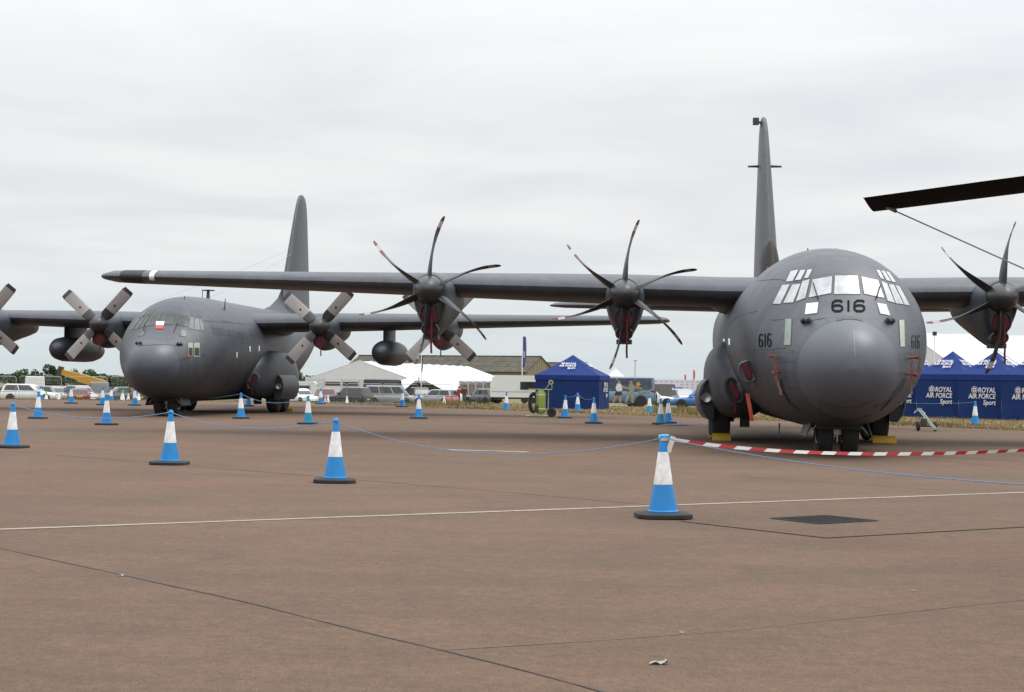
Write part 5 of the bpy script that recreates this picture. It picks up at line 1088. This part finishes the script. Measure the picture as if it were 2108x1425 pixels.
# ------------------------------------------------------------------ trees
M_BARK = mat('bark', (.06, .048, .035), .95, var=.3, scale=5)
def leafm(n, c_): return mat('leaf_' + n, c_, .7, var=.35, scale=1.5, spec=.25)
LM = [leafm('a', (.035, .06, .022)), leafm('b', (.055, .085, .03)), leafm('c', (.025, .042, .02))]
def tree(px, d, h, r, label, mi=0, n=2600, low=.15, asp=1.0, leaf=.16):
    p = TP(px, d); t_ = thing('tree', label, 'tree', p, group='trees beyond the car park'); rnd = random.Random(int(px*7 + d)); mb = MB(); mb.tube([(0, 0, -.2), (.05, 0, h*.4), (.1, .05, h*.8)], [.13*h/4, .09*h/4, .03], 8)
    blobs = []
    for k in range(13):
        a = rnd.uniform(0, 2*PI); rr_ = r * math.sqrt(rnd.random()) * .78; zz = h*(low + (1-low)*rnd.uniform(.08, .88)); rr_ *= (1 - .55*(zz/h)**2); q = Vector((rr_*math.cos(a), rr_*math.sin(a)*.8, zz)); blobs.append((q, rnd.uniform(.2, .42)*r)); mb.tube([(0.05, 0, zz*.55), q * .6 + Vector((0, 0, zz*.35)), q], [.04*h/4, .025*h/4, .01], 5)
    mb.build('trunk', M_BARK, t_)
    lf = [MB(), MB()]
    for i in range(n):
        q, br = blobs[i % 13]; u = Vector((rnd.gauss(0, 1), rnd.gauss(0, 1), rnd.gauss(0, 1))).normalized() * br * rnd.uniform(.45, 1.15)**.6; c_ = q + u; c_.z = max(.1, c_.z)
        a = Vector((rnd.gauss(0, 1), rnd.gauss(0, 1), rnd.gauss(0, 1))).normalized(); b = a.orthogonal().normalized(); s1 = leaf * rnd.uniform(.6, 1.4)
        lf[i % 2].add([c_ - a*s1, c_ + b*s1*.5, c_ + a*s1, c_ - b*s1*.5], [(0,1,2,3)])
    for k in range(2): lf[k].build('crown', [LM[mi], LM[(mi+1) % 3]][k], t_, 0)
tree(106, 230, 4.7, 1.8, 'dark bushy evergreen tree between white van and crane boom', 2, 3000); tree(124, 245, 4.1, 1.5, 'dark tree touching the tip of the crane boom', 2, 2200); tree(50, 225, 4.2, 1.2, 'thin sparse tree behind the white van, left edge', 1, 480, .3); tree(72, 240, 4.1, 1.1, 'thin sparse tree rising above the white van roof', 1, 420, .35)
tree(36, 235, 3.6, 2.4, 'low green hedge tree at the far left edge', 0, 2200, 0); tree(112, 215, 3.0, 1.5, 'light green rounded bush before the dark evergreen', 1, 1800, 0); tree(160, 260, 4.2, 2.2, 'green bush below the crane boom', 0, 2200, 0); tree(183, 265, 4.3, 1.9, 'green tree above the crane boom base', 1, 2000, .1); tree(195, 262, 3.9, 1.6, 'small green tree behind the black van', 0, 1500, .1)
tree(615, 290, 4.6, 2.2, 'green tree behind the small caravan and darker aircraft gear', 1, 2000, .1)
for k, (px, d, h, lb) in enumerate(((245, 420, 3.2, 'far dark bush right of the crane'), (262, 430, 3.5, 'far dark bush left of the rusty post'), (275, 410, 3.0, 'far dark bush right of the rusty post'), (228, 400, 3.0, 'far dark bush above the dark saloon'))): tree(px, d, h, 2.5, lb, 2, 700, 0, leaf=.3)
# far hedge lines
for d, x0, x1, h in ((900, -420, 500, 5), (640, -300, -120, 3)):
    mb = MB(); rnd = random.Random(d)
    for i in range(5000):
        x = rnd.uniform(x0, x1); z = -2 + rnd.random()**.7*h*(.6 + .4*math.sin(x*.05 + d)); s1 = rnd.uniform(.5, 1.1); y = d + rnd.uniform(-4, 4); a = rnd.uniform(0, PI); mb.add([(x - s1*math.cos(a), y, z - s1*math.sin(a)), (x + s1*math.sin(a)*.6, y - .3, z - s1*math.cos(a)*.6), (x + s1*math.cos(a), y, z + s1*math.sin(a)), (x - s1*math.sin(a)*.6, y + .3, z + s1*math.cos(a)*.6)], [(0,1,2,3)])
    o = structure(mb.build('hedge', LM[2], None, 0), 'stuff'); tag(o, 'far dark hedge line on the horizon' if d > 800 else 'hedge line beyond the car park at left', 'hedge')
# ------------------------------------------------------------------ people by the cars
def person(px, d, rz, label, top, legs, pose=0.0):
    p = TP(px, d); g = thing('person', label, 'person', p, rz); me = bpy.data.meshes.new('body')
    b_ = pose; J = {'pel': (0, 0, .95), 'wst': (0, b_*-.1, 1.12), 'chs': (0, b_*-.32, 1.36), 'nck': (0, b_*-.42, 1.5), 'hd': (0, b_*-.5 - .02, 1.62), 'tp': (0, b_*-.52, 1.74)}
    order = ['pel', 'wst', 'chs', 'nck', 'hd', 'tp']; V_ = [J[k] for k in order]; R_ = [(.16, .12), (.15, .11), (.19, .13), (.06, .06), (.095, .11), (.07, .08)]; E_ = [(i, i+1) for i in range(5)]
    for sg in (-1, 1):
        o = len(V_); V_ += [(sg*.1, 0, .88), (sg*.12, -.02, .5), (sg*.13, .02, .08), (sg*.14, -.14, .04)]; R_ += [(.1, .1), (.065, .065), (.045, .045), (.045, .03)]; E_ += [(0, o), (o, o+1), (o+1, o+2), (o+2, o+3)]
        o = len(V_); cy = b_*-.32; V_ += [(sg*.21, cy, 1.42), (sg*.27, cy - .04, 1.16), (sg*.22, cy - .22, 1.02), (sg*.2, cy - .3, 1.0)]; R_ += [(.065, .065), (.05, .05), (.036, .036), (.03, .04)]; E_ += [(2, o), (o, o+1), (o+1, o+2), (o+2, o+3)]
    me.from_pydata(V_, E_, []); ob_ = link('body', me, g); sk = ob_.modifiers.new('skin', 'SKIN')
    for i, r_ in enumerate(R_): me.skin_vertices[0].data[i].radius = r_
    me.skin_vertices[0].data[0].use_root = True; ob_.modifiers.new('sub', 'SUBSURF').levels = 1; ob_.modifiers['sub'].render_levels = 1
    dg = bpy.context.evaluated_depsgraph_get(); m2 = bpy.data.meshes.new_from_object(ob_.evaluated_get(dg)); ob_.modifiers.clear(); ob_.data = m2
    for m_ in (top, legs, mat('skin', (.42, .25, .18), .6)): m2.materials.append(m_)
    for f_ in m2.polygons: z = f_.center.z; f_.material_index = 2 if z > 1.5 or (z < 1.08 and abs(f_.center.x) > .17 and f_.center.y < -.2) else (0 if z > .93 else 1)
    m2.polygons.foreach_set('use_smooth', [True]*len(m2.polygons))
    hr = MB(); cx, cy, cz = J['hd']; hr.lathe([(.1, 0), (.105, .05), (.09, .1), (.05, .135), (.01, .145)], 'Z', 14, (0, cy + .02, cz + .0)); hr.build('hair', M_BLK, g, 60); return g
person(957, 149, 2.9, 'person in a dark red top and green trousers by the slate hatchback', mat('cloth_maroon', (.07, .015, .02), .9), mat('cloth_olive', (.06, .075, .05), .9), .3)
person(1351, 119, -1.2, 'person in a dark grey jacket leaning by the box trailer', mat('cloth_grey', (.08, .075, .075), .9), M_F1, .7)
person(945, 152, 2.5, 'person in a pink and red top beside the orange barrier', mat('cloth_red', (.25, .04, .05), .9), M_F1, .2)
# ------------------------------------------------------------------ dry grass along the apron edge
rnd = random.Random(3); gm = [MB(), MB(), MB()]
M_GR = [mat('grass_straw', (.27, .195, .085), .9, var=.25, scale=.6), mat('grass_tan', (.21, .15, .065), .9, var=.25, scale=.6), mat('grass_green', (.1, .105, .035), .9, var=.3, scale=.6)]
def blade(x, y, z, h, k):
    a = rnd.uniform(0, PI); w = rnd.uniform(.012, .03); dx, dy = w*math.cos(a), w*math.sin(a); lx, ly = rnd.uniform(-.5, .5)*h, rnd.uniform(-.5, .5)*h
    gm[k].add([(x - dx, y - dy, z), (x + dx, y + dy, z), (x + lx, y + ly, z + h)], [(0,1,2)])
cnt = 0
while cnt < 52000:
    px = rnd.uniform(-60, 2170); x_ = (px - CXP)/FPX; s_ = rnd.uniform(0, 1)**1.6 * 22 + rnd.uniform(-.25, .1)
    # march along the column to the edge
    yr = (62 + 17.6*1.375) / (1 + x_*1.375); yl = (106 + 14.4*.274) / (1 - x_*.274); y_ = min(yr, yl) + s_ * (1.25 if yr < yl else 1.05)
    X, Y = x_*y_, y_; z = tz(X, Y); gn = math.sin(X*.7 + Y*.31) + math.sin(X*.23 - Y*.6) + rnd.gauss(0, .7)
    if s_ < .15 and rnd.random() < .35: continue
    hgt = rnd.uniform(.04, .11) * (1.6 if gn > 1.6 else 1); blade(X, Y, z - .01, hgt, 2 if gn > 1.7 else (0 if rnd.random() < .6 else 1)); cnt += 1
for k in range(420):   # taller weeds
    px = rnd.choice([rnd.uniform(600, 1010), rnd.uniform(1340, 1450), rnd.uniform(30, 330), rnd.uniform(860, 960)]); x_ = (px - CXP)/FPX; yr = (62 + 24.2) / (1 + x_*1.375); yl = (106 + 3.95) / (1 - x_*.274); y_ = min(yr, yl) + rnd.uniform(6, 22)
    for j in range(9): X, Y = x_*y_ + rnd.gauss(0, .12), y_ + rnd.gauss(0, .12); blade(X, Y, tz(X, Y), rnd.uniform(.12, .36), 2 if rnd.random() < .55 else 0)
for k in range(3):
    o = structure(gm[k].build('grass', M_GR[k], None, 0), 'stuff'); tag(o, ['dry straw grass along the apron edge', 'tan dry grass along the apron edge', 'green weeds and grass tufts along the apron edge'][k], 'grass')
